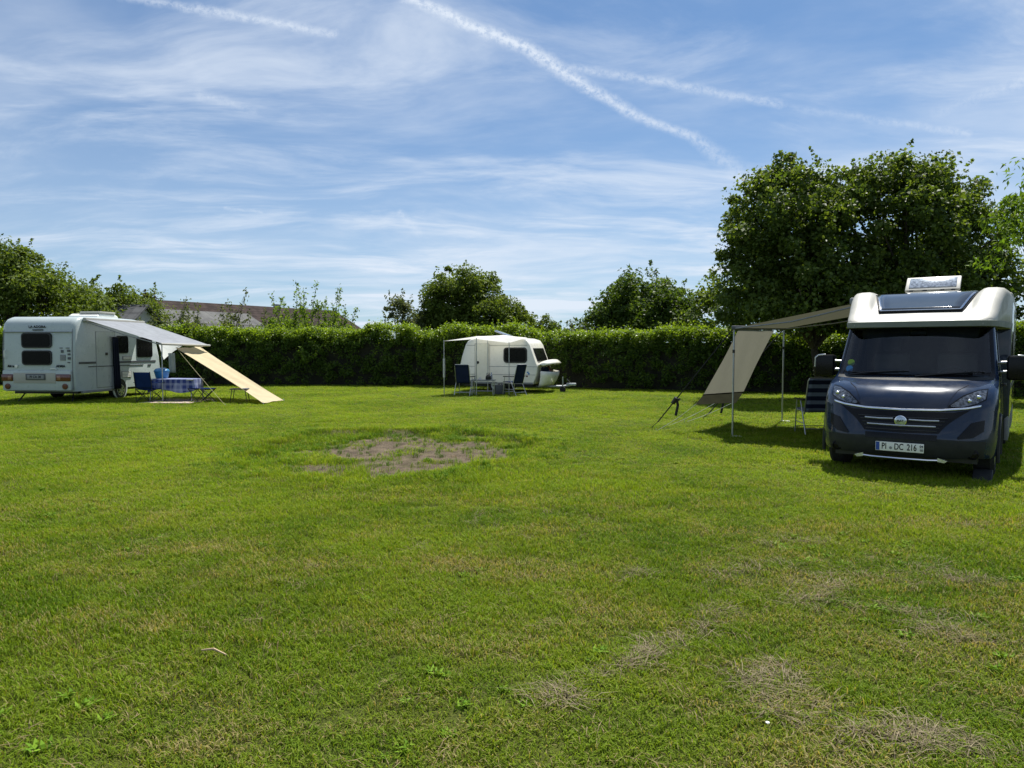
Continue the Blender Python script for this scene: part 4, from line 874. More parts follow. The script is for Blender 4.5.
# sun panel let down from the rail, held out by cords
pn = empty('sunshade_panel', MO, MA, 'khaki cloth panel sloping down from the motorhome awning rail', 'sunshade')
sheet((-3.08, 3.28, 1.93), (-3.08, 5.55, 1.97), (-3.70, 5.55, .66), (-3.72, 3.28, .72), nu=28, sag=-.02, ripple=.012, pull=.05).build('panel', M['khaki'], pn, 80)
sheet((-3.722, 3.28, .716), (-3.702, 5.55, .656), (-3.84, 5.5, .42), (-3.88, 3.30, .52), sag=.0, ripple=.01).build('skirt', M['skirt'], pn, 80)
MB().tube([(-3.722, 3.25, .715), (-3.70, 5.58, .655)], .012, 6).build('hem_rod', M['skirt'], pn)
def cord(name, a, b, r, m, label, group=None, sag=.03, cat='guy rope', extra=None):
    a, b = Vector(a), Vector(b); o = MB().tube([a.lerp(b, u) - Vector((0, 0, sag * 4 * u * (1 - u))) for u in np.linspace(0, 1, 9)], r, 6)
    ob = o.build(name, m, None); tag(ob, label, cat, group)
    d = (b - a).normalized(); pg = MB().tube([b + Vector((0, 0, .05)), b + d * .03 - Vector((0, 0, .12))], .006, 6).build('peg', M['steel'], ob)
    return ob
cg = 'thin pale cords holding the khaki panel'
for p0, p1, lb in (((-3.87, 3.32, .54), (-4.55, 3.0), 'thin pale cord from the near bottom corner of the khaki panel'), ((-3.86, 4.3, .49), (-4.75, 4.0), 'thin pale cord from the middle hem of the khaki panel'), ((-3.85, 5.45, .45), (-4.75, 4.9), 'thin pale cord from the far bottom corner of the khaki panel')):
    g_ = W(*p1); cord('guy_rope', W(*p0[:2], p0[2]), (g_[0], g_[1], GZ(*g_[:2]) + .005), .0045, M['rope'], lb, cg)
def storm_strap(top, peg, u, label):
    a, b = Vector(top), Vector((*peg, GZ(*peg) + .01)); k = a.lerp(b, .92)
    o = MB().tube([a.lerp(k, v) for v in np.linspace(0, 1, 7)], .013, 6); ob = o.build('storm_strap', M['strap'], None); tag(ob, label, 'strap', 'black storm straps of the khaki awning')
    c = a.lerp(b, u); MB().tube([c + Vector((0, 0, .02)), c.lerp(b, .14)], .042, 8).build('tensioner', M['black'], ob)
    d = Vector((b.x - a.x, b.y - a.y, 0)).normalized(); MB().tube([c - d * .07, c + Vector((.03, 0, -.04)) + d * .03], .022, 6).build('buckle', M['black'], ob)
    MB().tube([c, c + Vector((.03, 0, -.12)), c + Vector((-.01, 0, -.32))], .026, 6).build('loose_end', M['strap'], ob)
    MB().tube([k, k.lerp(b, .5) + Vector((-.05, 0, -.02)), b + Vector((0, 0, -.1))], .007, 6).build('peg', M['black'], ob)
storm_strap(W(OUTX, Y0, 1.96), (2.75, 13.9), .68, 'black strap with dangling end pegged out in front of the hedge')
storm_strap(W(OUTX, Y1, 2.02), (4.2, 15.6), .76, 'black strap with dangling end hanging beside the near awning pole')

# ------------------------------------------------------------------ chairs
def high_chair(loc, rz, m_fab, label, group=None):
    """reclining camp chair, facing local +y"""
    c = empty('camping_chair', loc, rz, label, 'chair', group)
    bk = lambda z: -.20 - (z - .42) * .28
    def pad(pts, th, m, nm):
        mb = MB(); rg = []
        for y, z in pts: rg.append([(x, y + .015 * (1 - (x / .23) ** 2), z) for x in np.linspace(-.23, .23, 7)])
        return mb.loft(rg, False).build(nm, m, c, 60, solid=th)
    pad([(bk(z), z) for z in np.linspace(.42, 1.0, 9)] + [(bk(1.0) - .03, 1.03)], .035, m_fab, 'backrest')
    pad([(y, .44 + .03 * (y + .2)) for y in np.linspace(-.2, .27, 7)], .035, m_fab, 'seat')
    fr = MB()
    for s_ in (-1, 1): fr.tube([(s_ * .245, bk(.38), .38), (s_ * .245, bk(1.0), 1.0), (s_ * .22, bk(1.05), 1.05)], .012, 7)
    fr.tube([(-.22, bk(1.05), 1.05), (.22, bk(1.05), 1.05)], .012, 7)
    fr.build('back_frame', M['steel'], c)
    MB().tube([(-.245, -.2, .42), (-.245, .28, .44), (.245, .28, .44), (.245, -.2, .42)], .012, 7).build('seat_frame', M['steel'], c)
    for s_ in (-1, 1):
        MB().rbox(s_ * .285 - .028, s_ * .285 + .028, -.27, .2, .635, .665, .012).build('armrest', M['black'], c)
        MB().tube([(s_ * .27, .16, .635), (s_ * .27, .24, .01)], .012, 7).build('leg', M['steel'], c)
        MB().tube([(s_ * .27, -.05, .63), (s_ * .27, -.36, .01)], .012, 7).build('leg', M['steel'], c)
        MB().tube([(s_ * .27, .2, .22), (s_ * .27, -.27, .22)], .008, 6).build('side_brace', M['steel'], c)
    MB().tube([(-.27, .22, .12), (.27, .22, .12)], .009, 6).build('stretcher', M['steel'], c); MB().tube([(-.27, -.31, .12), (.27, -.31, .12)], .009, 6).build('stretcher', M['steel'], c)
    return c
high_chair((5.66, 13.25, GZ(5.66, 13.25)), R(-4), M['striped'], 'navy and grey striped high-back camping chair beside the dark motorhome')
high_chair((-1.58, 23.9, 0), R(-14), M['navycloth'], 'navy high-back chair with its back to us under the white canopy', 'navy chairs at the low table')
high_chair((.05, 23.95, 0), R(48), M['navycloth'], 'navy high-back chair standing side-on before the cream caravan window', 'navy chairs at the low table')
def quad_chair(loc, rz, label, group=None):
    c = empty('folding_chair', loc, rz, label, 'chair', group)
    def sag(p0, p1, p2, p3, nm, s): sheet(p0, p1, p2, p3, 6, 6, s).build(nm, M['bluecloth'], c, 60, solid=.012)
    sag((-.27, -.24, .42), (.27, -.24, .42), (.27, -.32, .90), (-.27, -.32, .90), 'backrest', .0)
    sag((-.27, -.24, .40), (.27, -.24, .40), (.27, .24, .43), (-.27, .24, .43), 'seat', .05)
    for s_ in (-1, 1):
        sheet((s_ * .30 - .04, -.27, .60), (s_ * .30 + .04, -.27, .60), (s_ * .30 + .04, .27, .60), (s_ * .30 - .04, .27, .60), 2, 5, .01).build('armrest', M['bluecloth'], c, 60, solid=.012)
        MB().tube([(s_ * .27, -.24, .02), (s_ * .275, -.26, .45), (s_ * .27, -.33, .92)], .01, 6).build('back_post', M['black'], c)
        MB().tube([(s_ * .29, .27, .02), (s_ * .29, .26, .60)], .01, 6).build('leg', M['black'], c)
        MB().tube([(s_ * .29, .26, .03), (-s_ * .27, .25, .42)], .008, 6).build('leg', M['black'], c); MB().tube([(s_ * .28, -.24, .03), (-s_ * .27, -.24, .40)], .008, 6).build('leg', M['black'], c)
        MB().tube([(s_ * .28, -.23, .03), (s_ * .28, .24, .42)], .008, 6).build('leg', M['black'], c); MB().tube([(s_ * .28, .25, .03), (s_ * .28, -.24, .40)], .008, 6).build('leg', M['black'], c)
    return c
quad_chair((-10.58, 20.72, 0), R(-12), 'blue folding chair with its back to us beside the caravan wheel')


# ------------------------------------------------------------------ large white caravan
cr = empty('large_caravan', (-13.825, 20.70, 0), R(-5.16), 'white touring caravan with two stacked rear windows', 'caravan')
HW = 1.13
prof = [(.06, .33), (0, .50), (-.02, .95), (0, 1.6), (.03, 2.07), (.05, 2.22), (.10, 2.36), (.20, 2.46), (.36, 2.52), (1.5, 2.56), (3.0, 2.54), (3.5, 2.48), (3.85, 2.32), (4.1, 1.95), (4.28, 1.35), (4.38, .75), (4.36, .34)]
def body_loft(prof, hw, er, zb):
    rings = []
    for x, s_ in ((-hw, .93), (-hw + er * .12, .965), (-hw + er * .4, .985), (-hw + er, 1), (hw - er, 1), (hw - er * .4, .985), (hw - er * .12, .965), (hw, .93)):
        cy_ = sum(p_[0] for p_ in prof) / len(prof); cz_ = zb
        k = (1 - s_) * .9; rings.append([(x, y + (cy_ - y) * k * .8, z - (z - cz_) * k * .55) for y, z in prof])
    return MB().loft(rings, True, True, True)
body_loft(prof, HW, .16, .33).build('body', M['caravan'], cr, 50)
MB().box(-1.0, 1.0, .3, 4.2, .25, .36).build('chassis', M['black'], cr)
for s_ in (-1, 1): wheel(cr, (s_ * 1.0, 2.05, .30), .30, .18, side=s_)
for s_ in (1,):
    MB().lathe([(.36, -.02), (.36, .008), (.30, .012), (.30, -.02)], (HW * s_, 2.05, .33), 'x', 26).build('wheel_arch', M['caravan'], cr)
    MB().lathe([(.33, -.05), (.33, .004), (.004, .004)], (HW * s_, 2.05, .33), 'x', 26).build('wheel_housing', M['black'], cr)
wheel(cr, (HW + .005, 2.05, .26), .27, .05, side=1)
def rear_window(z0, z1):
    f_ = MB().prism(rrect(-.46, .46, z0 - .02, z1 + .02, .10), 'y', -.045, .01).build('rear_window', M['black'], cr)
    MB().prism(rrect(-.42, .42, z0 + .015, z1 - .015, .08), 'y', -.056, -.046).build('pane', M['pane'], f_)
rear_window(1.62, 2.02); rear_window(1.12, 1.51)
MB().box(-1.06, 1.06, -.012, .03, 2.055, 2.075).build('seam', M['trim'], cr)
lip = MB().rbox(-1.06, 1.06, -.075, .02, .36, .95, .035).build('rear_panel', M['caravan'], cr)
MB().rbox(-.70, .60, -.088, -.074, .58, .88, .006).build('recess', M['white'], lip)
npl = MB().rbox(-.31, .30, -.105, -.09, .67, .85, .006).build('number_plate', M['stripe'], cr)
MB().rbox(-.26, .26, -.112, -.106, .70, .82, .004).build('plate', M['trim'], npl); text('lettering', 'PI CA 38', .095, M['ink'], npl, FACE(.0, -.113, .76), bold=.001)  # plate stands in shade; that darkening is put into its grey
for s_, a, b in ((-1, -1.07, -.72), (1, .62, 1.07)):
    l_ = MB().rbox(a, b, -.10, -.074, .64, .84, .02).build('tail_light', M['redlamp'], cr)
    ax = (a + .04, a + .15) if s_ > 0 else (b - .15, b - .04); MB().rbox(ax[0], ax[1], -.106, -.098, .68, .80, .01).build('amber_lens', M['amber'], l_)
    MB().lathe([(.085, .02), (.085, -.02), (.075, -.028), (.004, -.03)], (s_ * .89, -.075, .485), 'y', 20).build('fog_light', M['redlamp'], cr)
    MB().tube([(s_ * .75, .45, .3), (s_ * .85, .25, .02)], .02, 6).build('corner_steady', M['black'], cr)
text('lettering', 'LA ADORA', .10, M['ink'], cr, FACE(0, .018, 2.215), bold=.003, spacing=1.1)
MB().box(-.14, .18, .0, .03, 2.115, 2.14).build('underline', M['ink'], cr)
text('lettering', 'Altea', .10, M['ink'], cr, FACE(-.82, -.03, 1.07), bold=.003); text('lettering', 'ADRIA', .095, M['ink'], cr, FACE(.73, -.03, 1.07), bold=.003)
MB().lathe([(.045, .0), (.045, -.03), (.004, -.034)], (-.64, -.02, 1.07), 'y', 14).build('cap', M['plate'], cr)
for x, z, a, b in ((.80, 1.32, .16, .17), (.78, 1.50, .07, .08), (.98, 1.52, .08, .06), (.99, 1.42, .07, .05), (.99, 1.30, .08, .07), (.98, 1.18, .07, .03), (.75, 1.60, .08, .02), (.95, 1.60, .1, .02)):
    MB().box(x - a / 2, x + a / 2, -.027, -.005, z - b / 2, z + b / 2).build('sticker', M['stripe'] if a < .15 else M['trim'], cr)
for s_ in (-1, 1):
    MB().tube([(s_ * .98, -.02, 1.30), (s_ * .98, -.07, 1.33), (s_ * .98, -.07, 1.52), (s_ * .98, -.02, 1.55)] if s_ < 0 else [(.45, -.06, .98), (.47, -.10, 1.0), (.60, -.10, 1.0), (.62, -.06, .98)], .014, 6).build('grab_handle', M['plate'], cr)
    MB().tube([(s_ * 1.075, .03, .40), (s_ * 1.075, -.005, .95), (s_ * 1.075, .01, 1.6), (s_ * 1.07, .05, 2.1), (s_ * 1.05, .16, 2.36), (s_ * 1.04, .40, 2.47)], .012, 6).build('edge_trim', M['trim'], cr)
# side that looks to the awning
SX = HW + .002
def side_window(y0_, y1_, z0, z1):
    f_ = MB().prism(rrect(y0_ - .03, y1_ + .03, z0 - .03, z1 + .03, .08), 'x', SX - .02, SX + .02).build('side_window', M['black'], cr)
    MB().prism(rrect(y0_, y1_, z0, z1, .06), 'x', SX + .021, SX + .03).build('pane', M['pane'], f_)
side_window(1.94, 2.47, 1.46, 1.96); side_window(2.99, 3.78, 1.32, 1.93)
dr = MB().prism(rrect(.95, 1.85, .40, 2.10, .05), 'x', SX - .02, SX + .006).build('door', M['caravan'], cr)
for pts_ in ([(SX + .006, .95, .40), (SX + .006, .95, 2.1), (SX + .006, 1.85, 2.1), (SX + .006, 1.85, .4), (SX + .006, .95, .4)],): MB().tube(pts_, .007, 5).build('door_seal', M['trim'], dr)
MB().rbox(SX, SX + .03, 1.37, 1.46, 1.38, 1.46, .01).build('door_handle', M['black'], dr)
MB().box(SX - .01, SX + .009, .19, .93, 1.13, 1.19).build('stripe', M['stripe'], cr); MB().box(SX - .01, SX + .009, 1.88, 4.0, 1.12, 1.18).build('stripe', M['stripe'], cr)
MB().box(SX - .01, SX + .012, .58, 3.3, 1.03, 1.055).build('stripe', M['stripe'], cr)
for y0_, y1_, z0, z1 in ((2.13, 2.64, .65, .86), (2.2, 2.66, 1.22, 1.34)):
    v_ = MB().prism(rrect(y0_, y1_, z0, z1, .02), 'x', SX - .01, SX + .016).build('fridge_vent', M['trim'], cr)
    for k in range(4): MB().box(SX + .014, SX + .022, y0_ + .03, y1_ - .03, z0 + .02 + k * (z1 - z0 - .03) / 4, z0 + .02 + (k + .55) * (z1 - z0 - .03) / 4).build('slat', M['plate'], v_)
MB().box(SX - .01, SX + .012, 3.55, 3.72, 1.0, 1.05).build('badge', M['stripe'], cr)
MB().rbox(SX - .05, SX + .02, .3, 1.95, .26, .34, .02).build('sill_rail', M['trim'], cr)
MB().prism([(1.6, 2.5), (1.65, 2.62), (1.8, 2.68), (2.5, 2.68), (2.65, 2.62), (2.7, 2.5)], 'x', -.25, .72).build('roof_hatch', M['plate'], cr, bevel=.03)
MB().rbox(.05, .74, 1.75, 2.5, 2.68, 2.75, .025).build('hatch_cover', M['white'], cr)
# drawbar and jockey wheel at the far end
MB().tube([(-.5, 4.2, .33), (0, 5.4, .38), (.5, 4.2, .33)], .04, 8).build('drawbar', M['galv'], cr); MB().tube([(0, 5.35, .5), (0, 5.35, .06)], .03, 8).build('jockey_stand', M['galv'], cr)
CR = cr.matrix_basis.copy() if False else Matrix.Translation((-13.825, 20.70, 0)) @ Matrix.Rotation(R(-5.16), 4, 'Z')
ac = empty('caravan_awning', (-13.825, 20.70, 0), R(-5.16), 'grey canopy awning rolled out from the side of the large caravan', 'awning')
sheet((HW + .09, .42, 2.44), (HW + .09, 3.25, 2.44), (HW + 2.36, 3.25, 1.70), (HW + 2.42, .42, 1.74), 16, 16, .05).build('canopy', M['greycloth'], ac, 80)
MB().rbox(HW, HW + .11, .4, 3.3, 2.38, 2.50, .03).build('case', M['white'], ac)
MB().tube([(HW + 2.42, .38, 1.72), (HW + 2.36, 3.28, 1.68)], .035, 8).build('front_rail', M['white'], ac)
MB().tube([(HW + 2.41, .45, 1.71), (HW + 2.42, .42, .0)], .016, 8).build('pole', M['steel'], ac)
for y in (.48, 3.2): MB().tube([(HW + .1, y, 2.36), (HW + 1.2, y, 2.0), (HW + 2.36, y, 1.70)], .016, 6).build('arm', M['trim'], ac)
# beige panel stretched from the rail to the lawn
bp = empty('sunshade_panel', (0, 0, 0), 0, 'cream beige cloth panel stretched from the grey awning to the grass', 'sunshade')
sheet((-10.56, 22.3, 1.60), (-10.53, 24.0, 1.64), (-6.82, 21.15, .05), (-7.02, 19.95, .05), 28, 26, .10, .022, .09).build('panel', M['beige'], bp, 80)
for a, b in (((-10.56, 22.3, 1.60), (HW + 2.40, 1.6, 1.70)), ((-10.53, 24.0, 1.64), (HW + 2.37, 3.15, 1.67))):
    b_ = CR @ Vector(b); MB().tube([a, tuple(b_)], .006, 5).build('tie', M['rope'], bp)
for p_ in ((-6.82, 21.15), (-7.02, 19.95)): MB().tube([(p_[0], p_[1], .09), (p_[0] + .05, p_[1] - .02, -.1)], .008, 6).build('peg', M['steel'], bp)
fl = MB(); fl.add([(-12.72, 25.6, 1.74), (-11.60, 25.0, 1.68), (-12.0, 25.2, 1.48), (-12.55, 25.6, 1.18), (-12.4, 25.4, 1.60)], [(0, 4, 3), (0, 1, 2, 4), (4, 2, 3)])
tag(fl.build('storm_flap', M['whitecloth'], None, 60), 'white triangular cloth flap between caravan front and awning rail', 'cloth')
tw = MB().loft([[(-10.86 + .2 * u + .02 * v, 22.45 + .03 * math.sin(u * 9) * (1 - v * .4), 1.44 - .62 * v) for u in np.linspace(0, 1, 12)] for v in np.linspace(0, 1, 6)], False)
tag(tw.build('hanging_towel', M['towel'], None, 60, solid=.01), 'pale towel hanging in the dark under the grey awning', 'towel')
cord('guy_rope', (-10.43, 22.1, 1.60), (-7.95, 19.65, .0), .006, M['yellowrope'], 'yellowish guy rope running from the grey awning down to the grass', None, .02)
cu = empty('door_curtain', (-13.825, 20.70, 0), R(-5.16), 'long dark curtain hanging at the open caravan door', 'curtain')
MB().loft([[(SX + .08 + .05 * math.sin(u * 14 + v), 1.62 + .26 * u * (.75 + .35 * v) + .03 * v, 1.93 - 1.62 * v) for u in np.linspace(0, 1, 26)] for v in np.linspace(0, 1, 9)], False).build('cloth', M['curtain'], cu, 80, solid=.006)
MB().tube([(SX + .08, 1.5, 1.94), (SX + .08, 1.98, 1.94)], .012, 6).build('rod', M['black'], cu)
# table and what stands on it
TZ = .68
tb = empty('folding_table', (-10.05, 21.25, 0), R(-4), 'folding table under the blue checked cloth', 'table')
MB().rbox(-.68, .68, -.38, .38, TZ - .03, TZ, .008).build('tabletop', M['galv'], tb)
for sx in (-1, 1):
    for sy in (-1, 1): MB().tube([(sx * .6, sy * .3, TZ - .03), (sx * .64, sy * .34, 0)], .013, 7).build('leg', M['steel'], tb)
tc_ = MB(); rg = []
for v in np.linspace(0, 1, 5):
    ring = []
    for k in range(72):
        a = k / 72 * 2 * math.pi; ca, sa = math.cos(a), math.sin(a); e = 4.5
        f_ = (abs(ca) ** e + abs(sa) ** e) ** (-1 / e); drop = .30 + .10 * math.sin(a * 2 + .6) ** 2
        out_ = .012 + v * (.03 + .035 * math.sin(a * 9)); ring.append((ca * f_ * (.69 + out_), sa * f_ * (.39 + out_), TZ + .004 - drop * v))
    rg.append(ring)
tc_.loft([[(x * .02, y * .02, TZ + .005) for x, y, z in rg[0]], [(x * .96, y * .96, TZ + .006) for x, y, z in rg[0]]] + rg, True, True)
tco = tc_.build('tablecloth', M['check'], None, 50); tag(tco, 'blue and white checked cloth hanging over the table edges', 'tablecloth'); tco.location = (-10.05, 21.25, 0); tco.rotation_euler = (0, 0, R(-4))
bt_ = empty('storage_tub', (-10.52, 21.32, TZ + .009), 0, 'bright blue plastic tub on the end of the checked table', 'tub')
MB().lathe([(.15, 0), (.17, .02), (.215, .2), (.225, .21), (.225, .225), (.20, .22), (.16, .03), (.004, .025)], (0, 0, 0), 'z', 24).build('bowl', M['tub'], bt_)
MB().lathe([(.21, .205), (.215, .235), (.18, .285), (.1, .315), (.004, .32)], (0, 0, 0), 'z', 24).build('lid', M['tub'], bt_)
def jug(loc, label):
    j = empty('drinks_bottle', loc, 0, label, 'bottle'); MB().lathe([(.035, 0), (.037, .12), (.032, .15), (.014, .19), (.014, .22), (.003, .22)], (0, 0, 0), 'z', 14).build('bottle', M['lens'], j); MB().lathe([(.016, .205), (.016, .235), (.003, .236)], (0, 0, 0), 'z', 10).build('cap', M['blue'], j); return j
gm = MB().rbox(-.75, .75, -.8, .8, .012, .03, .006).build('ground_mat', M['pink'], None); tag(gm, 'pinkish woven ground mat under the checked table', 'mat'); gm.location = (-9.85, 20.95, .012); gm.rotation_euler = (0, 0, R(-4))
def stool(loc, rz, label):
    s_ = empty('folding_stool', loc, rz, label, 'stool')
    sheet((-.2, -.17, .42), (.2, -.17, .42), (.2, .17, .42), (-.2, .17, .42), 6, 6, .04).build('seat', M['bluecloth'], s_, 60, solid=.012)
    for sy in (-.17, .17):
        for sx in (-1, 1): MB().tube([(sx * .21, sy, .43), (-sx * .21, sy, .01)], .011, 6).build('leg', M['black'], s_)
    for sx in (-1, 1):
        for z in (.425, .02): MB().tube([(sx * .21, -.17, z), (sx * .21, .17, z)], .011, 6).build('rail', M['black'], s_)
    return s_
stool((-8.9, 20.75, 0), R(15), 'folding stool standing beside the checked table on the grass')
def bench(loc, rz):
    s_ = empty('camp_table', loc, rz, 'low dark folding table in the shade beneath the beige panel', 'table')
    MB().rbox(-.24, .24, -.22, .22, .38, .41, .008).build('tabletop', M['stripe'], s_)
    for sx in (-1, 1):
        for sy in (-1, 1): MB().tube([(sx * .18, sy * .18, .39), (sx * .24, sy * .2, .0)], .011, 6).build('leg', M['black'], s_)
stool((-9.3, 20.95, 0), R(-20), 'folding stool half under the hanging end of the checked cloth')
bench((-8.05, 20.95, 0), R(10))

# ------------------------------------------------------------------ small cream caravan
sc = empty('small_caravan', (.88, 25.0, 0), R(-18), 'small cream caravan with open front locker before the hedge', 'caravan')
SM = Matrix.Translation((.88, 25.0, 0)) @ Matrix.Rotation(R(-18), 4, 'Z')
SW = 1.85
sp = [(-2.96, .32), (-2.98, .60), (-2.94, .94), (-2.84, 1.35), (-2.70, 1.75), (-2.62, 1.86), (-2.50, 1.92), (-2.2, 1.97), (-1.3, 2.0), (-.6, 1.95), (-.38, 1.88), (-.27, 1.72), (-.18, 1.45), (-.05, 1.10), (.02, .92), (.0, .70), (-.08, .45), (-.14, .32)]
rings = []
for y, k in ((0, 1.0), (.015, .5), (.06, .15), (.14, 0), (SW - .14, 0), (SW - .06, .15), (SW - .015, .5), (SW, 1.0)):
    rings.append([(x + (-1.5 - x) * .018 * k, y, z - (z - .32) * .025 * k) for x, z in sp])
MB().loft(rings, True, True, True).build('body', M['cream'], sc, 45)
MB().box(-2.8, -.2, .15, SW - .15, .22, .34).build('chassis', M['black'], sc)
for s_, y in ((-1, .13), (1, SW - .13)):
    w_ = wheel(sc, (0, 0, 0), .29, .16, side=s_)
    w_.location = (-1.55, y, .29); w_.rotation_euler = (0, 0, R(90))
f_ = MB().prism(rrect(-1.24, -.36, 1.07, 1.62, .12), 'y', -.022, .02).build('side_window', M['black'], sc); MB().prism(rrect(-1.19, -.41, 1.12, 1.57, .09), 'y', -.032, -.023).build('pane', M['pane'], f_)
d_ = MB().prism(rrect(-2.33, -1.79, .42, 1.76, .04), 'y', -.008, .02).build('door', M['cream'], sc)
MB().tube([(-2.33, -.009, .42), (-2.33, -.009, 1.76), (-1.79, -.009, 1.76), (-1.79, -.009, .42), (-2.33, -.009, .42)], .007, 5).build('door_seal', M['trim'], d_)
MB().lathe([(.05, .0), (.05, -.02), (.004, -.025)], (-2.22, -.008, 1.08), 'y', 16).build('door_lock', M['black'], d_)
for z, a, b in ((1.70, -2.66, -.36), (.94, -2.90, -.02), (.65, -2.92, -.06)): MB().box(a, b, -.006, .02, z - .006, z + .006).build('seam', M['trim'], sc)
MB().box(-2.9, -.15, -.004, .02, .32, .38).build('sill', M['trim'], sc)
for x, z in ((-.34, .74), (-.30, .69), (-.37, .60)): MB().rbox(x - .035, x + .035, -.006, .01, z - .025, z + .025, .004).build('decal', M['blue'] if z > .65 else M['redlamp'], sc)
# front window: in the sloping front face
fw = [(-.245, 1.60), (-.055, 1.10)]
nrm = Vector((.5, 0, .19)).normalized(); a, b = Vector((fw[0][0], 0, fw[0][1])), Vector((fw[1][0], 0, fw[1][1]))
def front_pane(y0_, y1_, u0, u1, off, th):
    q_ = [a.lerp(b, u) + Vector((0, y, 0)) + nrm * off for u, y in ((u0, y0_), (u0, y1_), (u1, y1_), (u1, y0_))]
    e = nrm * th; return MB().add([tuple(v) for v in q_] + [tuple(v + e) for v in q_], [(3, 2, 1, 0), (4, 5, 6, 7), (0, 1, 5, 4), (1, 2, 6, 5), (2, 3, 7, 6), (3, 0, 4, 7)])
f_ = front_pane(.25, SW - .25, .02, .97, .0, .03).build('front_window', M['black'], sc, bevel=.012); front_pane(.29, SW - .29, .06, .93, .031, .008).build('pane', M['pane'], f_)
# front locker: a boat-shaped tub and a raised lid
def half(y): return math.sqrt(max(0, 1 - ((y - SW / 2) / (SW / 2 - .03)) ** 2))
tubr = []
ysn = np.linspace(.04, SW - .04, 17)
for z, k in ((.24, .50), (.32, .66), (.45, .84), (.60, .97), (.74, 1.0)):
    tubr.append([(-.02 + .52 * k * half(y) ** .7, y, z + .10 * (1 - half(y)) * (z - .2)) for y in ysn])
nose = MB().loft(tubr, False).build('front_locker', M['cream'], sc, 60, solid=.025)
MB().box(-.05, .18, .35, SW - .35, .38, .40).build('locker_floor', M['black'], nose)
lidr = []
for k in np.linspace(0, 1, 9):
    row = []
    for y in ysn:
        h_ = half(y); x = .0 + (.58 * k) * max(.25, h_ ** .6); zc_ = 1.10 + .05 * math.sin(k * math.pi) + .05 * k - .20 * (1 - h_) ** 1.2 - .10 * max(0, k - .75) / .25 * h_
        row.append((x, y, zc_))
    lidr.append(row)
MB().loft(lidr, False).build('locker_lid', M['cream'], sc, 60, solid=.03)
for y in (.25, SW - .25): MB().tube([(.03, y, .75), (.33, y + .05, 1.05)], .01, 6).build('gas_strut', M['black'], nose)
MB().tube([(-.6, .5, .2), (.72, SW / 2 - .08, .22), (1.0, SW / 2, .26)], .035, 8).build('drawbar', M['galv'], sc); MB().tube([(-.6, SW - .5, .2), (.72, SW / 2 + .08, .22), (1.0, SW / 2, .26)], .035, 8).build('drawbar', M['galv'], sc)
hc = MB().rbox(.85, 1.2, SW / 2 - .06, SW / 2 + .06, .24, .34, .03).build('hitch', M['galv'], sc); MB().tube([(1.0, SW / 2, .33), (.85, SW / 2, .48)], .018, 7).build('brake_lever', M['black'], hc)
jw = MB().tube([(.74, SW / 2 - .14, .56), (.74, SW / 2 - .14, .14)], .026, 8).build('jockey_wheel', M['galv'], sc); MB().lathe([(.10, -.03), (.11, -.02), (.11, .02), (.10, .03), (.02, .03)], (.74, SW / 2 - .14, .11), 'y', 16).build('tyre', M['tyre'], jw)
ht = MB().rbox(-1.78, -1.28, .45, 1.0, 1.97, 2.06, .03).build('roof_hatch', M['white'], sc)
c_ = Matrix.Translation((-1.74, 0, 2.22)) @ Matrix.Rotation(R(20), 4, 'Y'); lid = MB().rbox(0, .55, .42, 1.03, -.02, .03, .02); lid.V = [tuple(c_ @ Vector(v)) for v in lid.V]; lid.build('hatch_lid', M['lens'], ht)
MB().tube([(-1.70, .5, 2.03), (-1.72, .5, 2.22)], .01, 6).build('strut', M['black'], ht)
# gas bottle and bag in the locker
def atS(x, y, z=0): v = SM @ Vector((x, y, z)); return v
gb = empty('gas_bottle', atS(.16, SW / 2 + .05, .40), 0, 'red gas bottle standing in the open front locker', 'gas bottle')
MB().lathe([(.09, 0), (.115, .03), (.115, .38), (.10, .46), (.05, .51), (.05, .56), (.003, .56)], (0, 0, 0), 'z', 18).build('bottle', M['redlamp'], gb); MB().lathe([(.02, .56), (.03, .58), (.03, .61), (.003, .62)], (0, 0, 0), 'z', 10).build('valve', M['alloy'], gb)
bg_ = empty('duffel_bag', atS(.10, .66, .42), R(-18), 'dark blue bag stuffed in the open front locker', 'bag'); MB().rbox(-.11, .13, -.18, .18, 0, .5, .08, 3).build('bag_body', M['navycloth'], bg_); MB().tube([(.02, -.1, .53), (.02, -.06, .62), (.02, .06, .62), (.02, .1, .53)], .012, 6).build('handle', M['black'], bg_)
# white canopy over the side
wc = empty('sun_canopy', (0, 0, 0), 0, 'white sun canopy on thin poles before the small cream caravan', 'awning')
i0, i1 = atS(-2.35, .25, 2.03), atS(-.40, .15, 1.97)
o0, om, o1 = Vector((-2.27, 23.7, 1.83)), Vector((-1.19, 23.75, 1.90)), Vector((-.10, 24.1, 1.77))
im = atS(-1.35, .3, 2.07)
mb = MB(); rg = []
for v in np.linspace(0, 1, 11):
    row = []
    for u in np.linspace(0, 1, 17):
        o = (o0.lerp(om, u * 2) if u < .5 else om.lerp(o1, u * 2 - 1)); i_ = (i0.lerp(im, u * 2) if u < .5 else im.lerp(i1, u * 2 - 1)); p_ = o.lerp(i_, v)
        p_.z -= .035 * abs(math.sin(u * 2 * math.pi)) * math.sin(v * math.pi * .9); row.append(tuple(p_))
    rg.append(row)
mb.loft(rg, False).build('canopy', M['whitecloth'], wc, 80)
for p_ in (o0, om, o1):
    MB().tube([(p_.x, p_.y, 0), (p_.x, p_.y, p_.z + .03)], .013 if p_ is not om else .016, 8).build('pole', M['steel'], wc)
pm = atS(-1.80, -.12); MB().tube([(pm.x, pm.y, .0), (pm.x, pm.y, 1.93)], .015, 8).build('pole', M['steel'], wc)
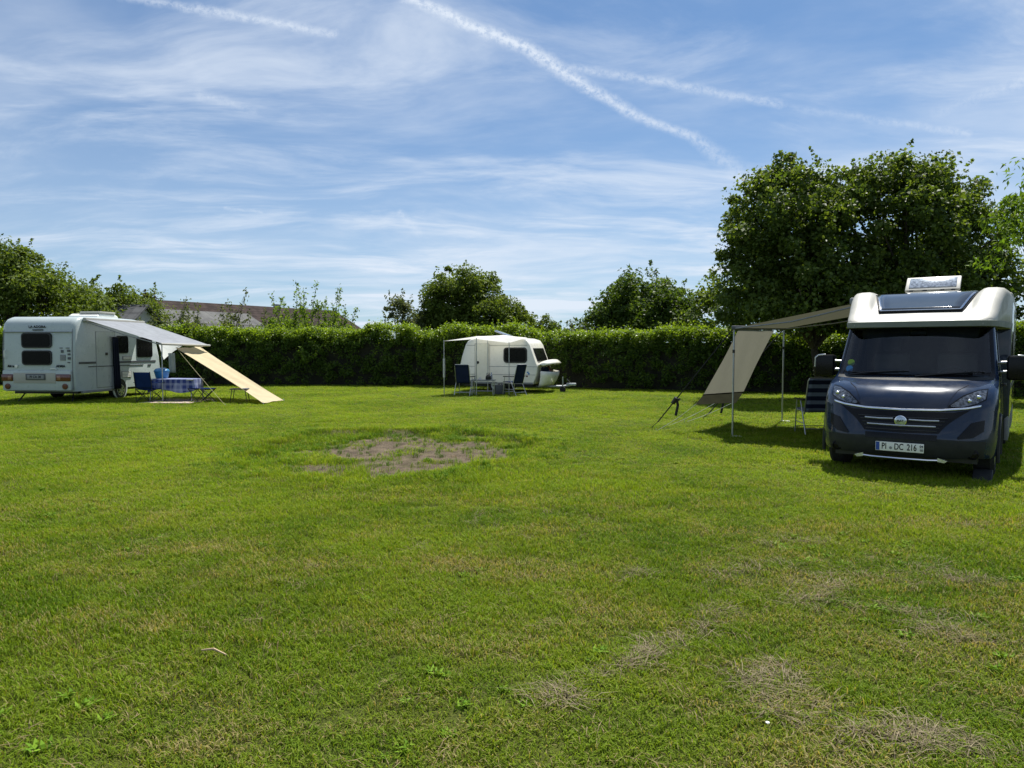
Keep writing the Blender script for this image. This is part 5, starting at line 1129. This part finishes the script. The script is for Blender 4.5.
MB().tube([(-2.27, 23.7, .62), (-2.27, 23.7, 1.25)], .04, 8).build('pole_sleeve', M['steel'], wc)
# table with breakfast things
lt = empty('camp_table', (-.95, 24.0, 0), R(-4), 'low folding table laid with cups before the cream caravan', 'table')
MB().rbox(-.42, .38, -.28, .28, .50, .53, .008).build('tabletop', M['trim'], lt)
for sx in (-.36, .32):
    for sy in (-.24, .24): MB().tube([(sx, sy, .5), (sx * 1.05, sy * 1.05, 0)], .014, 7).build('leg', M['steel'], lt)
MB().tube([(-.36, -.24, .16), (.32, -.24, .16)], .01, 6).build('stretcher', M['steel'], lt)
def cup(x, y, m, r_, h_, nm, label, cat):
    o = MB().lathe([(r_ * .8, 0), (r_, .01), (r_, h_), (r_ * .85, h_), (r_ * .8, .02), (.002, .018)], (0, 0, 0), 'z', 16).build(nm, m, None); o.location = (x, y, .532); tag(o, label, cat); return o
c1 = cup(-1.22, 23.9, M['plate'], .045, .09, 'drinking_cup', 'white cup at the chair end of the low table', 'cup'); c2 = cup(-1.08, 24.05, M['plate'], .045, .08, 'serving_bowl', 'pale bowl in the middle of the low table', 'bowl')
pt = empty('camping_kettle', (-.80, 23.92, .532), R(40), 'dark camping kettle on the low table', 'kettle'); MB().lathe([(.08, 0), (.095, .03), (.085, .12), (.04, .16), (.015, .18), (.003, .19)], (0, 0, 0), 'z', 18).build('kettle_body', M['black'], pt); MB().tube([(.08, 0, .07), (.13, 0, .12), (.15, 0, .14)], .013, 6).build('spout', M['black'], pt); MB().tube([(-.07, 0, .12), (-.06, 0, .22), (.06, 0, .22), (.07, 0, .12)], .009, 6).build('handle', M['black'], pt)
jug((-.70, 24.1, .532), 'clear bottle with blue cap standing on the low table')
bs = empty('basket_box', (-.42, 24.35, 0), R(10), 'dark crate standing on the grass between low table and side-on chair', 'crate'); MB().rbox(-.17, .17, -.13, .13, .02, .34, .02).build('crate_body', M['stripe'], bs); MB().tube([(-.1, 0, .33), (-.08, 0, .42), (.08, 0, .42), (.1, 0, .33)], .01, 6).build('handle', M['steel'], bs)

# ------------------------------------------------------------------ small things on the lawn
tag(MB().tube([(-1.60, 3.585, .045), (-1.53, 3.57, .058), (-1.45, 3.53, .045)], [.004, .006, .003], 6).build('dry_stick', mat('bleached_wood', (.45, .33, .2), .8), None), 'pale dry stick lying on the near grass', 'stick')
tag(MB().lathe([(.006, 0), (.009, .003), (.008, .006), (.002, .008)], (1.06, 2.87, .045), 'z', 10).build('white_pebble', M['plate'], None), 'tiny white pebble lying in the near grass', 'pebble')
